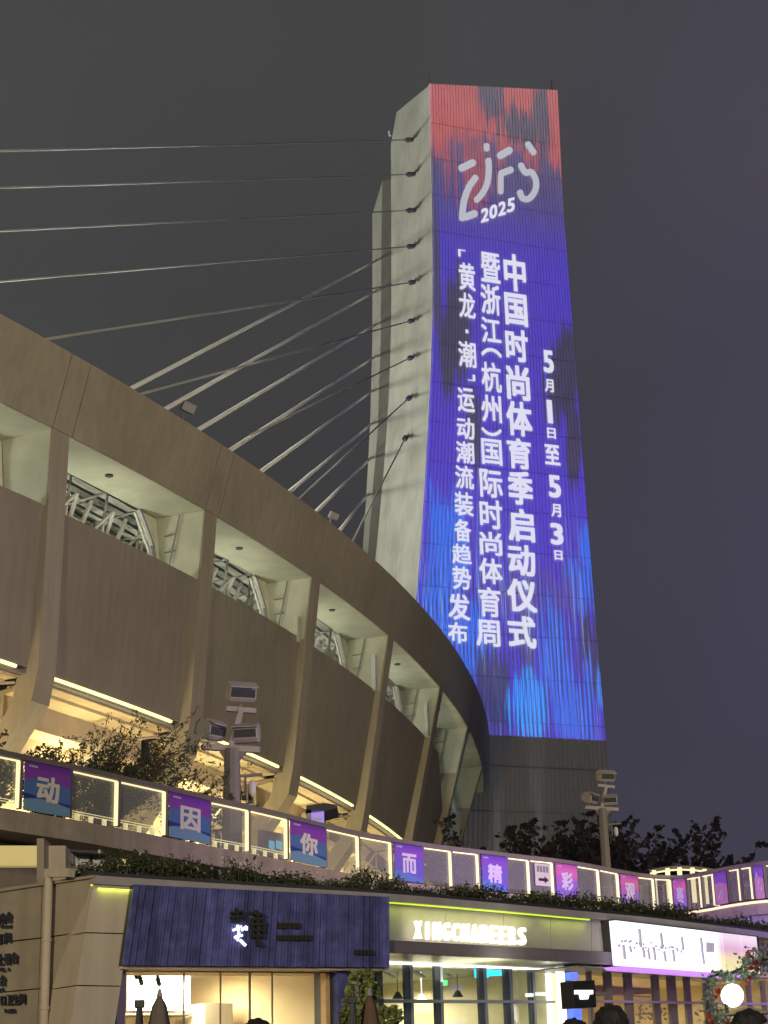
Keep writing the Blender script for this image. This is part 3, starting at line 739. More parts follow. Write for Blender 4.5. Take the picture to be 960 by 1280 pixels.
def banner_mat(name, cA, cB, cC, cD, tilt):
    m_ = bpy.data.materials.new(name); m_.use_nodes = True; t = m_.node_tree; b = t.nodes['Principled BSDF']; b.inputs['Roughness'].default_value = .5
    tc = t.nodes.new('ShaderNodeTexCoord'); sp = t.nodes.new('ShaderNodeSeparateXYZ'); t.links.new(tc.outputs['UV'], sp.inputs[0])
    def mth(op, a, b_=0.0, c=0.0):
        n = t.nodes.new('ShaderNodeMath'); n.operation = op
        for i, x in enumerate((a, b_, c)):
            if isinstance(x, bpy.types.NodeSocket): t.links.new(x, n.inputs[i])
            else: n.inputs[i].default_value = x
        return n.outputs[0]
    U_, V_ = sp.outputs[0], sp.outputs[1]
    def st(x, a, w=.02):
        n = t.nodes.new('ShaderNodeMapRange'); n.interpolation_type = 'SMOOTHSTEP'; t.links.new(x, n.inputs[0]); n.inputs[1].default_value = a-w; n.inputs[2].default_value = a+w; return n.outputs[0]
    cur = [cD]
    def mixc(f, c):
        n = t.nodes.new('ShaderNodeMix'); n.data_type = 'RGBA'; t.links.new(f, n.inputs[0])
        if isinstance(cur[0], bpy.types.NodeSocket): t.links.new(cur[0], n.inputs[6])
        else: n.inputs[6].default_value = cur[0]
        n.inputs[7].default_value = c; cur[0] = n.outputs[2]
    w1 = mth('ADD', V_, mth('MULTIPLY', U_, tilt)); w2 = mth('ADD', V_, mth('MULTIPLY', mth('SINE', mth('MULTIPLY', U_, 4.0)), -.06))
    mixc(st(w2, .22), cC); mixc(st(w1, .36, .01), cB); mixc(st(w2, .62), cA)
    mixc(mth('MULTIPLY', st(V_, .9, .1), .6), (cA[0]*.45, cA[1]*.3, cA[2]*.8, 1))
    t.links.new(cur[0], b.inputs['Base Color']); return m_
BM = [banner_mat('banner_print_blue', (.30, .07, .52, 1), (.10, .22, .52, 1), (.03, .05, .28, 1), (.22, .42, .60, 1), .12),
      banner_mat('banner_print_violet', (.28, .10, .62, 1), (.20, .14, .62, 1), (.14, .18, .60, 1), (.14, .26, .66, 1), .3),
      banner_mat('banner_print_pink', (.85, .20, .55, 1), (.60, .18, .66, 1), (.40, .20, .70, 1), (.34, .20, .72, 1), -.2),
      banner_mat('banner_print_sunset', (.40, .16, .75, 1), (.80, .40, .62, 1), (.70, .42, .60, 1), (.60, .24, .66, 1), 1.6)]
M_cream = mat('cream_print', (.92, .84, .72, 1), .6)
M_lilac = mat('lilac_print', (.90, .78, .95, 1), .6)
words = {'动': 'first', '因': 'second'}
for i in range(len(bnd)-1):
    x0, x1 = bnd[i], bnd[i+1]; a, b = rp(x0), rp(x1); d = (b-a).normalized(); o = Vector((d.y, -d.x, 0)); L = (b-a).length
    R = Matrix((tuple(d), tuple(-o), (0, 0, 1))).transposed()
    m = MB(); m.box(a+Vector((0, 0, -.5)), .07, .09, .94, R); m.build('post', M_rail, bal)
    fn = lambda u, v, off=0.0: a + d*(.05+(L-.1)*u) + Vector((0, 0, -.98+.88*v)) + o*off
    if x0 in banner:
        ch = banner[x0]; k = 0 if x0 < 400 else (1 if x0 < 650 else (2 if x0 < 800 else 3))
        if x0 == 838: k = 2
        me = bpy.data.meshes.new('banner'); P = [fn(0, 0, .075), fn(1, 0, .075), fn(1, 1, .075), fn(0, 1, .075)]
        Q = [p-o*.02 for p in P]; me.from_pydata([tuple(p) for p in P+Q], [], [(0, 1, 2, 3), (7, 6, 5, 4), (0, 4, 5, 1), (1, 5, 6, 2), (2, 6, 7, 3), (3, 7, 4, 0)])
        me.materials.append(BM[k]); uvs(me, lambda co: ((Vector(co)-a).dot(d)/L, (co.z-(ZR-.98))/.88))
        where = {26: 'leftmost walkway banner', 207: 'second walkway banner from the left', 358: 'third walkway banner, right of the near mast', 488: 'violet walkway banner below the far end of the stadium wall', 597: 'violet walkway banner left of the arrow board', 690: 'pink walkway banner right beside the arrow board', 771: 'pink walkway banner just right of the far mast', 838: 'magenta walkway banner at the bend under the far arched railing'}.get(x0, '')
        lab = f'{where}, large character {ch}' if ch else ('rightmost purple and orange picture banner at the right edge' if x0 == 940 else 'purple and pink picture banner with no large character')
        t_ = thing('banner', lab, 'banner', (a+b)/2+Vector((0, 0, -1)), 'printed banners along the walkway balustrade')
        link('printed_sheet', me, t_)
        if ch:
            mt = M_cream if x0 < 400 else M_lilac
            w = .50 if L > 1.1 else .56
            place_glyph(ch, lambda u, v: fn(.5-w/2+w*u, .22+.54*v, .079), 'large_character', mt, t_, .034, lift=o*.0006)
            for q in range(4): 
                m = MB(); m.prism([fn(.08+q*.05, .90, .079), fn(.115+q*.05, .90, .079), fn(.115+q*.05, .94, .079), fn(.08+q*.05, .94, .079)], [fn(.08+q*.05, .90, .077), fn(.115+q*.05, .90, .077), fn(.115+q*.05, .94, .077), fn(.08+q*.05, .94, .077)])
                m.build('small_logo_mark', M_white, t_)
        else:
            for q in range(5):
                r_ = random.Random(x0+q); m = MB(); u0, v0 = r_.uniform(.15, .6), r_.uniform(.1, .7); w_ = r_.uniform(.1, .3)
                m.prism([fn(u0, v0, .079), fn(u0+w_, v0+.05, .079), fn(u0+w_*.6, v0+.2, .079)], [fn(u0, v0, .077), fn(u0+w_, v0+.05, .077), fn(u0+w_*.6, v0+.2, .077)]); m.build('printed_shape', M_lilac if q % 2 else M_cream, t_)
    else:
        m = MB(); P = [fn(0, 0), fn(1, 0), fn(1, 1), fn(0, 1)]; m.prism(P, [p-o*.012 for p in P]); m.build('glass_pane', M_glass, bal)
        m = MB(); m.bar(fn(.0, .985, .02), fn(1, .985, .02), .02, .03); m.build('light_strip', M_ledw, bal)
        m = MB(); m.bar(fn(.97, .02, .03), fn(.97, .97, .03), .03, .075, up=o); m.build('light_strip', M_ledw, bal)
        if x0 < 400:
            m = MB(); m.bar(fn(0, .14, -.06), fn(1, .14, -.06), .02, .014); m.bar(fn(0, .19, -.06), fn(1, .19, -.06), .02, .012); m.build('lower_rail', M_ledw, bal)
        if x0 in (148, 261, 310, 88):
            for q in (.25, .55, .85):
                m = MB(); m.box(fn(q, .07, -.12), .07, .07, .16, R); m.build('rail_foot', M_ledw, bal, bevel=.01)
# wayfinding board hung behind the glass
a, b = rp(660), rp(690); d = (b-a).normalized(); o = Vector((d.y, -d.x, 0)); L = (b-a).length
fn = lambda u, v, off=0.0: a + d*(L*u) + Vector((0, 0, -.98+.88*v)) + o*off
t_ = thing('direction_sign', 'small cream board with a dark right-pointing arrow on the balustrade', 'sign', fn(.5, .1))
m = MB(); P = [fn(.2, .28, .06), fn(.82, .28, .06), fn(.82, .93, .06), fn(.2, .93, .06)]; m.prism(P, [p-o*.02 for p in P]); m.build('board', mat('sign_cream', (.80, .76, .60, 1), .6), t_)
m = MB(); P = [(.32, .42), (.56, .42), (.56, .36), (.74, .46), (.56, .56), (.56, .50), (.32, .50)]; m.prism([fn(x, y, .066) for x, y in P], [fn(x, y, .062) for x, y in P]); m.build('arrow', M_dark, t_)
for q in range(4):
    x = .27+q*.125; m = MB(); P = [(x, .68), (x+.09, .68), (x+.09, .86), (x, .86)]; m.prism([fn(*p, .066) for p in P], [fn(*p, .062) for p in P]); m.build('lettering_block', M_steel_g, t_)
# far arched railing behind the right end
t_ = thing('railing', 'far arched railing with cream lit posts rising behind the right banners', 'railing', PY(852, 1090, 60))
arc = [(812, 1089), (825, 1086.5), (840, 1084.5), (853, 1084), (868, 1084.8), (888, 1087.5), (900, 1090)]
m = MB(); AP = [PY(x, y, 60) for x, y in arc]
for p, q in zip(AP, AP[1:]): m.bar(p, q, .10, .10)
m.build('handrail', M_rail, t_)
m = MB()
for p, q in zip(AP, AP[1:]): m.bar(p+Vector((0, -.06, -.09)), q+Vector((0, -.06, -.09)), .03, .05)
m.build('light_strip', M_ledw, t_)
for x in (817, 834, 849, 865, 880, 893):
    y = 1088 - 4.5*(1-((x-853)/40)**2); p = PY(x, y, 60); m = MB(); m.box(p+Vector((0, 0, -.6)), .14, .12, 1.15); m.build('post', M_ledw, t_)
# walls that carry the walkway
m = MB(); Rw = [rp(x) for x in range(840, 991, 10)]; sweep(m, Rw, [(-.12, 0), (-.12, 6.19), (-.4, 6.19), (-.4, 0)])
m.build('retaining_wall', mat('grey_wall', (.42, .42, .45, 1), .8, noise=.12, nscale=1.0, streak=.1), label='plain wall under the right end of the walkway, washed in purple light', cat='wall')
t_ = thing('service_wall', 'recessed wall under the left end of the walkway with pale lit panels', 'wall', (-6, 33, 0))
F4 = [rp(x) for x in range(-90, 241, 15)]
m = MB(); sweep(m, F4, [(-1.2, 0), (-1.2, 6.25), (-1.5, 6.25), (-1.5, 0)]); m.build('wall', M_wallL, t_)
def svc(name, x0, x1, y0, y1, Y, mt, dy=.3):
    P = [PY(x0, y1, Y), PY(x1, y1, Y), PY(x1, y0, Y), PY(x0, y0, Y)]; m = MB(); m.prism(P, [p+Vector((0, dy, 0)) for p in P]); return m.build(name, mt, t_)
M_litpanel = emit('lit_window_cream', srgb(196, 176, 112), .6)
svc('lit_window', -14, 47, 1057, 1082, 30.0, M_litpanel, .25)
svc('wall_block', 54, 82, 1057, 1102, 28.6, M_pier, 1.0); svc('wall_block', 80, 91, 1066, 1102, 28.9, M_pier, 1.0)
svc('pillar', 46, 55, 1048, 1110, 28.4, M_wallL, .6)
svc('lit_window', 128, 160, 1073.5, 1080, 31.0, M_litpanel, .25)
t_ = thing('equipment_cabinet', 'two dark grey cabinets in the gap under the walkway beside the planter', 'cabinet', PY(110, 1092, 27))
for x0, x1 in ((93, 113), (114.5, 131)):
    P = [PY(x0, 1094, 27), PY(x1, 1095, 27), PY(x1, 1068, 27), PY(x0, 1067, 27)]; m = MB(); m.prism(P, [p+Vector((.1, .5, 0)) for p in P]); m.build('cabinet_box', M_steel_g, t_, bevel=.02)
m = MB(); m.bar(PY(91, 1066, 26.9), PY(133, 1068.5, 26.9), .5, .04); m.build('lid', M_dark, t_)

# ================================================================= FLOODLIGHT MASTS
def mast(bx, by, Y, s, zbase, label, m1, m2):
    lampmat = m2
    c = PY(bx, by, Y)   # cross-arm centre
    t_ = thing('floodlight_mast', label, 'light pole', (c.x, c.y, zbase), 'floodlight masts by the walkway')
    m = MB(); m.tube((c.x, c.y, zbase), (c.x, c.y, c.z), .24*s, .17*s, n=10); m.build('pole', m1, t_, smooth=False)
    m = MB(); m.bar(c+Vector((-.66*s, 0, .07*s)), c+Vector((.62*s, 0, -.05*s)), .14*s, .13*s); m.build('cross_arm', m2, t_)
    m = MB(); m.prism([c+Vector((-.3*s, -.05, -.02)), c+Vector((.36*s, -.05, -.06)), c+Vector((.12*s, -.05, -.32*s)), c+Vector((-.12*s, -.05, -.32*s))], [c+Vector((-.3*s, .05, -.02)), c+Vector((.36*s, .05, -.06)), c+Vector((.12*s, .05, -.32*s)), c+Vector((-.12*s, .05, -.32*s))]); m.build('gusset', m1, t_)
    tp = c+Vector((.22*s, 0, .88*s))
    m = MB(); m.bar(c+Vector((-.02, 0, .05*s)), tp, .17*s, .11*s); m.build('diagonal_arm', m2, t_)
    m = MB(); m.bar(tp+Vector((-.34*s, 0, .03)), tp+Vector((.32*s, 0, -.05)), .12*s, .11*s); m.build('upper_arm', m2, t_)
    def lamp(p, rz, tl, w=.62):
        R = Euler((tl, 0, rz)).to_matrix(); q = Vector(p)
        m = MB(); sx = w*s
        prof = [(-.24, -.10), (-.20, .13), (-.06, .22), (.14, .20), (.24, .06), (.20, -.14), (.0, -.22), (-.16, -.20)]
        m.prism([q+R @ Vector((-sx/2, y*s, z*s)) for y, z in prof], [q+R @ Vector((sx/2, y*s, z*s)) for y, z in prof])
        m2 = MB(); m2.prism([q+R @ Vector((x*sx/2, -.245*s, z*s)) for x, z in ((-.9, -.08), (.9, -.08), (.86, .10), (-.86, .10))], [q+R @ Vector((x*sx/2, -.215*s, z*s)) for x, z in ((-.9, -.08), (.9, -.08), (.86, .10), (-.86, .10))])
        m2.build('lens', M_steel_d, t_)
        m2 = MB(); m2.prism([q+R @ Vector((x*sx/2, y*s, z*s)) for x, y, z in ((-1.04, -.34, .17), (1.04, -.34, .17), (1.04, -.04, .245), (-1.04, -.04, .245))], [q+R @ Vector((x*sx/2, y*s, z*s)) for x, y, z in ((-1.04, -.34, .15), (1.04, -.34, .15), (1.04, -.04, .225), (-1.04, -.04, .225))])
        m2.build('visor', lampmat, t_)
        o = m.build('flood_lamp', lampmat, t_, bevel=.02*s)
        m = MB()
        for k in range(3):
            x = -.24*s+k*.22*s; m.prism([q+R @ Vector((x, .16*s, -.16*s)), q+R @ Vector((x+.02*s, .16*s, -.16*s)), q+R @ Vector((x+.02*s, .16*s, .22*s)), q+R @ Vector((x, .16*s, .22*s))], [q+R @ Vector((x, .28*s, -.14*s)), q+R @ Vector((x+.02*s, .28*s, -.14*s)), q+R @ Vector((x+.02*s, .28*s, .14*s)), q+R @ Vector((x, .28*s, .14*s))])
        m.build('lamp_fin', m1, t_, kind='stuff')
        m = MB(); m.tube(q+R @ Vector((0, 0, -.25*s)), q+R @ Vector((0, 0, -.38*s)), .05*s); m.build('lamp_bracket', m1, t_)
    lamp(tp+Vector((-.02*s, -.05, .38*s)), .35, .35); lamp(c+Vector((-.46*s, -.05, .42*s)), .9, .3, .5); lamp(c+Vector((.32*s, .05, .34*s)), -.1, .2, .56)
    e = c+Vector((.05, 0, -.62*s))
    m = MB(); m.bar(e, e+Vector((.62*s, 0, .03)), .06*s, .06*s); m.tube(e+Vector((.25*s, 0, 0)), e+Vector((.25*s, 0, -.42*s)), .025*s); m.build('camera_bracket', m1, t_)
    m = MB(); q = e+Vector((.40*s, -.02, -.30*s))
    for (z0, z1, r0, r1) in ((.20, .12, .04, .085), (.12, -.03, .085, .085), (-.03, -.10, .085, .07), (-.10, -.16, .07, .02)): m.tube(q+Vector((0, 0, z0*s)), q+Vector((0, 0, z1*s)), r0*s, r1*s, n=12)
    m.build('dome_camera', M_white, t_, smooth=False)
    m = MB(); m.box(e+Vector((.22*s, -.02, -.48*s)), .1*s, .12*s, .09*s); m.build('small_camera', M_dark if s < 1.1 else M_white, t_)
M_mast = mat('mast_paint', (.24, .21, .20, 1), .5, noise=.08); M_mast2 = mat('mast_paint_light', (.44, .39, .38, 1), .5, noise=.10)
mast(290, 936, 40.5, 1.05, 6.57, 'nearer floodlight mast rising through the glass balustrade at left centre', M_mast, M_mast2)
mast(753, 1011, 58, .85, 0, 'farther floodlight mast standing alone before dark trees at the right', M_mast, M_mast2)

# ---------------- kiosk and cabinets on the walkway
t_ = thing('kiosk', 'dark flat roofed ticket kiosk with a violet side panel behind the balustrade', 'kiosk', PY(400, 1060, 45))
def kp(x, y, Y=45): return PY(x, y, Y)
m = MB(); P = [kp(382, 1017), kp(405, 1014), kp(421, 1010), kp(421, 1006), kp(405, 1003.5), kp(383, 1007)]; m.prism(P, [p+Vector((0, 1.5, 0)) for p in P]); m.build('roof', M_steel_d, t_)
m = MB(); P = [kp(383, 1070), kp(389, 1070), kp(389, 1012), kp(383, 1012)]; m.prism(P, [p+Vector((0, .8, 0)) for p in P]); m.build('side_wall', M_steel_g, t_)
m = MB(); P = [kp(389, 1070), kp(405, 1070), kp(405, 1013), kp(389, 1013)]; m.prism(P, [p+Vector((0, .1, 0)) for p in P]); m.build('violet_panel', emit('violet_screen', srgb(150, 130, 210), .75), t_)
m = MB(); P = [kp(394, 1024, 44.9), kp(401, 1024, 44.9), kp(401, 1021, 44.9), kp(394, 1021, 44.9)]; m.prism(P, [p+Vector((0, .05, 0)) for p in P]); m.build('lettering_block', M_white, t_)
t_ = thing('ticket_machine', 'grey ticket machines with small blue glowing screens behind the glass', 'machine', PY(340, 1060, 44))
m = MB(); P = [kp(322, 1066, 44), kp(354, 1074, 44), kp(354, 1042, 44), kp(322, 1036, 44)]; m.prism(P, [p+Vector((0, .8, 0)) for p in P]); m.build('machine_body', M_steel_g, t_, bevel=.02)
for x0, x1 in ((336, 343), (345, 352)):
    m = MB(); P = [kp(x0, 1060, 43.95), kp(x1, 1062, 43.95), kp(x1, 1052, 43.95), kp(x0, 1050, 43.95)]; m.prism(P, [p+Vector((0, .05, 0)) for p in P]); m.build('screen', emit('screen_blue', (.12, .42, .62, 1), 1.1), t_)

# ================================================================= PLANTS
def leaves(m, centre, n, spread, size, rnd_, flat=.5):
    for _ in range(n):
        p = Vector(centre)+Vector((rnd_.gauss(0, spread[0]), rnd_.gauss(0, spread[1]), rnd_.gauss(0, spread[2])))
        a = Vector((rnd_.uniform(-1, 1), rnd_.uniform(-1, 1), rnd_.uniform(-1, 1))).normalized(); b = a.orthogonal().normalized()
        b = (b*math.cos(rnd_.random()*6)+a.cross(b)*math.sin(rnd_.random()*6)).normalized(); s = size*rnd_.uniform(.6, 1.3)
        m.poly([p-a*s, p+b*s*flat, p+a*s, p-b*s*flat])
def quickmesh(m, name, mats, idx=None):
    me = bpy.data.meshes.new(name); me.from_pydata([tuple(v) for v in m.v], [], m.f)
    for x in mats: me.materials.append(x)
    return me
def tree(px, py, Y, zb, h, w, nb, leaf, label, seed, mt=M_leaf, lean=.6, name='broadleaf_tree', nl=16, group=None, thick=.09):
    r = random.Random(seed); c = PY(px, py, Y); base = Vector((c.x, c.y, zb))
    t_ = thing(name, label, 'tree', base, group)
    tr = MB(); tr.tube(base, base+Vector((0, 0, h*.35)), thick, thick*.75, n=7); tr.build('trunk', M_bark, t_, smooth=True)
    br = MB(); lf = MB()
    for k in range(nb):
        p = base+Vector((0, 0, h*r.uniform(.18, .4))); an = r.uniform(0, 2*math.pi)
        d = Vector((math.cos(an)*w*r.uniform(.2, 1)+lean*.3, math.sin(an)*w*.8*r.uniform(.2, 1), h*r.uniform(.25, .66)))
        q = p; steps = 6
        for s in range(1, steps+1):
            f = s/steps; bend = Vector((lean*.5*f*f, 0, -w*.16*f*f*(d.xy.length/w)))
            nx = p+d*f+bend+Vector((r.gauss(0, .04), r.gauss(0, .04), r.gauss(0, .04)))*h*.3
            br.tube(q, nx, thick*.35*(1-f*.8), thick*.35*(1-f*.9)*.8+.003, n=4)
            if f > .3:
                for _ in range(nl):
                    c2 = q.lerp(nx, r.random()); leaves(lf, c2, 2, (.09*w*.45, .09*w*.45, .06*w*.45), leaf, r)
                tw = nx+Vector((r.uniform(-.3, .5), r.uniform(-.3, .3), r.uniform(-.05, .45)))*w*.28
                br.tube(nx, tw, .012, .004, n=3)
                for _ in range(nl//2): leaves(lf, nx.lerp(tw, r.random()), 2, (.03, .03, .03), leaf, r)
            q = nx
    br.build('branches', M_bark, t_)
    me = quickmesh(lf, 'foliage', [mt]); link('foliage', me, t_)
    return t_
tree(128, 990, 38.5, 6.57, 3.3, 2.2, 100, .036, 'bare twiggy dark-leaved tree behind the glass between the first two banners', 4, nl=9, lean=1.1, thick=.07)
tree(60, 990, 36.5, 6.57, 2.3, 1.3, 60, .036, 'small dense dark-leaved tree behind the leftmost banner', 9, nl=14, lean=.4, thick=.06)
tree(-20, 985, 35, 6.57, 2.3, 1.0, 26, .045, 'dark-leaved tree cut by the left picture edge', 12, nl=8, lean=.5, thick=.06)
tree(212, 1000, 40.5, 6.57, 2.6, 1.1, 34, .034, 'thin leaning tree beside the column above the second banner', 15, nl=12, lean=1.2, thick=.05)
tree(548, 1100, 47, 6.57, 1.7, .9, 26, .05, 'small dark shrub seen through the glass right of the banner 而', 21, nl=9, lean=.0, thick=.05)
M_leafn = mat('night_tree_leaf', (.024, .022, .02, 1), .8, noise=.5, nscale=.6)
for i, (px, Y, h, w, s) in enumerate(((655, 84, 14.6, 5.0, 31), (708, 80, 13.6, 4.6, 37), (770, 78, 13.9, 6.0, 32), (822, 80, 13.6, 4.8, 33), (880, 88, 13.0, 4.6, 34))):
    tree(px, 1080, Y, 0, h, w, 110, .17, ['dark night tree left of the far mast', 'low dark night tree just left of the far mast', 'broad dark night tree right of the far mast', 'dark tree above the banner 赛', 'dim round tree behind the right end of the walkway'][i], s, M_leafn, 0, nl=26, group='dark trees beyond the walkway', thick=.3)

# ================================================================= SHOPS
cor = [(-3.64, 21.52), (-1.83, 22.95), (-0.11, 24.22), (1.31, 25.58), (2.98, 27.29), (4.25, 28.62), (6.4, 31.32), (8.2, 33.8)]
segs = {1: (cor[0], cor[2]), 2: (cor[2], cor[4]), 3: (cor[4], cor[6])}
def F(seg, px, py, off=0.0):
    A, B = segs[seg]; A = Vector((*A, 0)); B = Vector((*B, 0)); d = (B-A).normalized(); n = Vector((d.y, -d.x, 0)); return PP(px, py, A+n*off, n)
def NS(seg):
    A, B = segs[seg]; d = (Vector(B)-Vector(A)).normalized(); return Vector((d.y, -d.x, 0))
def slab(seg, name, pxs, off, th, mt, parent=None, zb=None, **kw):
    P = [F(seg, x, y, off) for x, y in pxs]
    if zb is not None:      # last two corners dropped to the ground
        P[-2] = Vector((P[-2].x, P[-2].y, zb)); P[-1] = Vector((P[-1].x, P[-1].y, zb))
    m = MB(); m.prism(P, [p-NS(seg)*th for p in P]); return m.build(name, mt, parent, **kw)
def rect(x0, y0, x1, y1): return [(x0, y0), (x1, y0), (x1, y1), (x0, y1)]
bld = thing('shop_building', 'low flat roofed row of lit shops below the walkway', 'building', (0, 24.5, 0))
C3D = [Vector((x, y, 4.1)) for x, y in cor]
# resample the cornice line smoothly
def cat(P, n=4):
    E = [P[0]*2-P[1]]+P+[P[-1]*2-P[-2]]; Q = []
    for i in range(1, len(E)-2):
        for k in range(n):
            s = k/n; a, b, c, d = E[i-1], E[i], E[i+1], E[i+2]
            Q.append(.5*((2*b)+(c-a)*s+(2*a-5*b+4*c-d)*s*s+(3*b-a-3*c+d)*s**3))
    return Q+[P[-1]]
CS = cat(C3D)
m = MB(); sweep(m, CS, [(.0, 4.0), (.0, 4.1), (-.75, 4.1), (-.75, 4.0)]); m.build('cornice', mat('cornice_stone', (.40, .37, .36, 1), .6, noise=.12, nscale=3, bump=.1), bld)
m = MB(); sweep(m, CS, [(-.76, 3.92), (-.76, 4.03), (-6.5, 4.03), (-6.5, 3.92)]); m.build('roof', M_wallL, bld)
m = MB(); sweep(m, CS, [(-6.5, 0), (-6.5, 3.9), (-6.6, 3.9), (-6.6, 0)]); m.build('rear_wall', M_wallL, bld)
# planter bed with shrubs along the roof edge
m = MB(); sweep(m, CS, [(-.16, 4.1), (-.16, 4.17), (-.7, 4.17), (-.7, 4.1)]); m.build('planter_trough', M_steel_d, bld)
shr = []
for k in range(4):
    r = random.Random(50+k); m = MB()
    for _ in range(9):
        c = Vector((r.uniform(-.28, .28), r.uniform(-.12, .12), r.uniform(.05, .22)))
        leaves(m, c, 60, (.08, .07, .06), .028, r)
    for _ in range(22):
        c = Vector((r.uniform(-.3, .3), r.uniform(-.12, .12), r.uniform(.2, .36))); leaves(m, c, 5, (.012, .012, .03), .022, r)
        m.tube((c.x, c.y, .05), c, .004, n=3)
    me = quickmesh(m, 'foliage', [M_leaf])
    m2 = MB()
    for _ in range(9 if k < 2 else 2):
        c = Vector((r.uniform(-.3, .3), r.uniform(-.16, .05), r.uniform(.22, .36)))
        for q in range(5):
            an = q*1.257; m2.poly([c, c+Vector((math.cos(an)*.02, -.005, math.sin(an)*.02)), c+Vector((math.cos(an+.6)*.026, -.01, math.sin(an+.6)*.026)), c+Vector((math.cos(an+1.2)*.02, -.005, math.sin(an+1.2)*.02))])
    shr.append((me, quickmesh(m2, 'flowers', [mat('white_petal', (.7, .66, .62, 1), .6)])))
places = ['above the blue slatted shopfront', 'above the bright letter sign', 'above the white light box', 'at the far right of the shop roof']
tot = 0.0; i = 0; dist = .42; acc = []
for a, b in zip(CS, CS[1:]):
    L = (b-a).length
    while tot+L > i*dist+.25:
        f = (i*dist+.25-tot)/L; p = a.lerp(b, f); d = (b-a).normalized(); acc.append((p, d)); i += 1
    tot += L
def ordw(i):
    n = i+1; ones = ['', 'first', 'second', 'third', 'fourth', 'fifth', 'sixth', 'seventh', 'eighth', 'ninth', 'tenth', 'eleventh', 'twelfth', 'thirteenth', 'fourteenth', 'fifteenth', 'sixteenth', 'seventeenth', 'eighteenth', 'nineteenth']
    if n < 20: return ones[n]
    tens = {2: 'twent', 3: 'thirt', 4: 'fort', 5: 'fift'}[n//10]
    return tens+'ieth' if n % 10 == 0 else tens+'y-'+ones[n % 10]
for i, (p, d) in enumerate(acc):
    n = Vector((d.y, -d.x, 0)); q = p-n*.42; pl = places[min(3, int(i/len(acc)*4.1))]
    t_ = thing('planter_shrub', f'low leafy shrub in the roof planter, {ordw(i)} from its left end', 'shrub', (q.x, q.y, 4.13), 'shrubs in the roof planter')
    k = (i*7+i//3) % 4; fo, fl = shr[k if i < len(acc)*.35 else 2+k % 2]; sc = (.62 if i == 0 else random.uniform(.45, 1.1))*(1.0 if i < len(acc)*.75 else .85)
    for nm_, me in (('foliage', fo), ('flowers', fl)):
        o = bpy.data.objects.new(nm_, me); COL.objects.link(o); o.parent = t_
        if nm_ == 'flowers': o['kind'] = 'stuff'
    t_.scale = (1, 1, sc); t_.rotation_euler = (0, 0, math.atan2(d.y, d.x)+random.choice((0, math.pi)))
# leaning end pier
slab(1, 'end_pier', [(117.5, 1101), (167, 1104), (160, 1166.5), (106, 1165)], -.04, .8, M_pier, bld)
slab(1, 'end_pier', [(105.6, 1166.5), (159.6, 1168), (151, 1232), (96, 1231)], -.04, .8, M_pier, bld)
P0 = F(1, 95.6, 1232.5, -.04); P1 = F(1, 150.6, 1233.5, -.04); n1 = NS(1); dd = (P1-P0).normalized()
m = MB(); Q = [P0, P1, Vector((P1.x-dd.x*.42, P1.y-dd.y*.42, 0)), Vector((P0.x-dd.x*.42, P0.y-dd.y*.42, 0))]; m.prism(Q, [p-n1*.8 for p in Q]); m.build('end_pier', M_pier, bld)
# left side wall of large stone panels (faces left)
KW = F(1, 117, 1100, -.04); WN = Vector((-.6, -.8, 0)); WU = Vector((-.8, .6, 0))
def WP(px, py, off=0): return PP(px, py, KW+WN*off, WN)
lw = thing('stone_wall', 'tan stone panel wall at the far left carrying dark direction lettering', 'wall', (-5, 22, 0))
def wslab(name, pxs, off, th, mt, zb=None, **kw):
    P = [WP(x, y, off) for x, y in pxs]
    if zb is not None: P[-2] = Vector((P[-2].x, P[-2].y, zb)); P[-1] = Vector((P[-1].x, P[-1].y, zb))
    m = MB(); m.prism(P, [p-WN*th for p in P]); return m.build(name, mt, lw, **kw)
wslab('stone_panel', [(53.5, 1103), (113, 1096.5), (103, 1165), (51.5, 1171.5)], 0, .2, M_wallL)
wslab('stone_panel', [(51.3, 1173), (102.7, 1166.6), (94, 1230.5), (49, 1235)], 0, .2, M_wallL)
wslab('stone_panel', [(49, 1236.5), (94, 1232), (88, 1280), (47, 1280)], 0, .2, M_wallL, zb=0)
wslab('stone_panel', [(-60, 1124), (52, 1104), (50.3, 1171.8), (-60, 1184)], 0, .2, M_wallL)
wslab('stone_panel', [(-60, 1186), (50, 1173.4), (48, 1235.2), (-60, 1245.5)], 0, .2, M_wallL)
wslab('stone_panel', [(-60, 1247), (48, 1236.7), (46, 1280), (-60, 1280)], 0, .2, M_wallL, zb=0)
wslab('backing', [(-60, 1122), (113, 1098), (92, 1280), (-60, 1280)], -.06, .12, M_dark, zb=0)
wslab('coping', [(-60, 1119.5), (117, 1093.5), (117, 1097), (-60, 1123.5)], .04, .3, M_wallL)
a = WP(61, 1093, .12); b = Vector((a.x, a.y, 0)); m = MB(); m.tube(a, b, .052, n=12)
for z in (3.4, 2.6): m.tube((a.x, a.y, z), (a.x, a.y, z-.03), .062, n=12)
m.build('downpipe', M_pier, lw, smooth=False)
m = MB(); m.bar(WP(59, 1091.5, .12), WP(90, 1091, .12), .10, .10); m.build('gutter', M_pier, lw)
M_let = mat('dark_metal_letter', (.045, .05, .065, 1), .5)
def wtext(ch, x0, x1, y0, y1, off=.03):
    place_glyph(ch, lambda u, v: WP(x0+(x1-x0)*u, y1-(y1-y0)*v-(x0+(x1-x0)*u)*.13*0, .05), 'wall_letter', M_let, lw, off, thick=WN*.02, lift=WN*.0006)
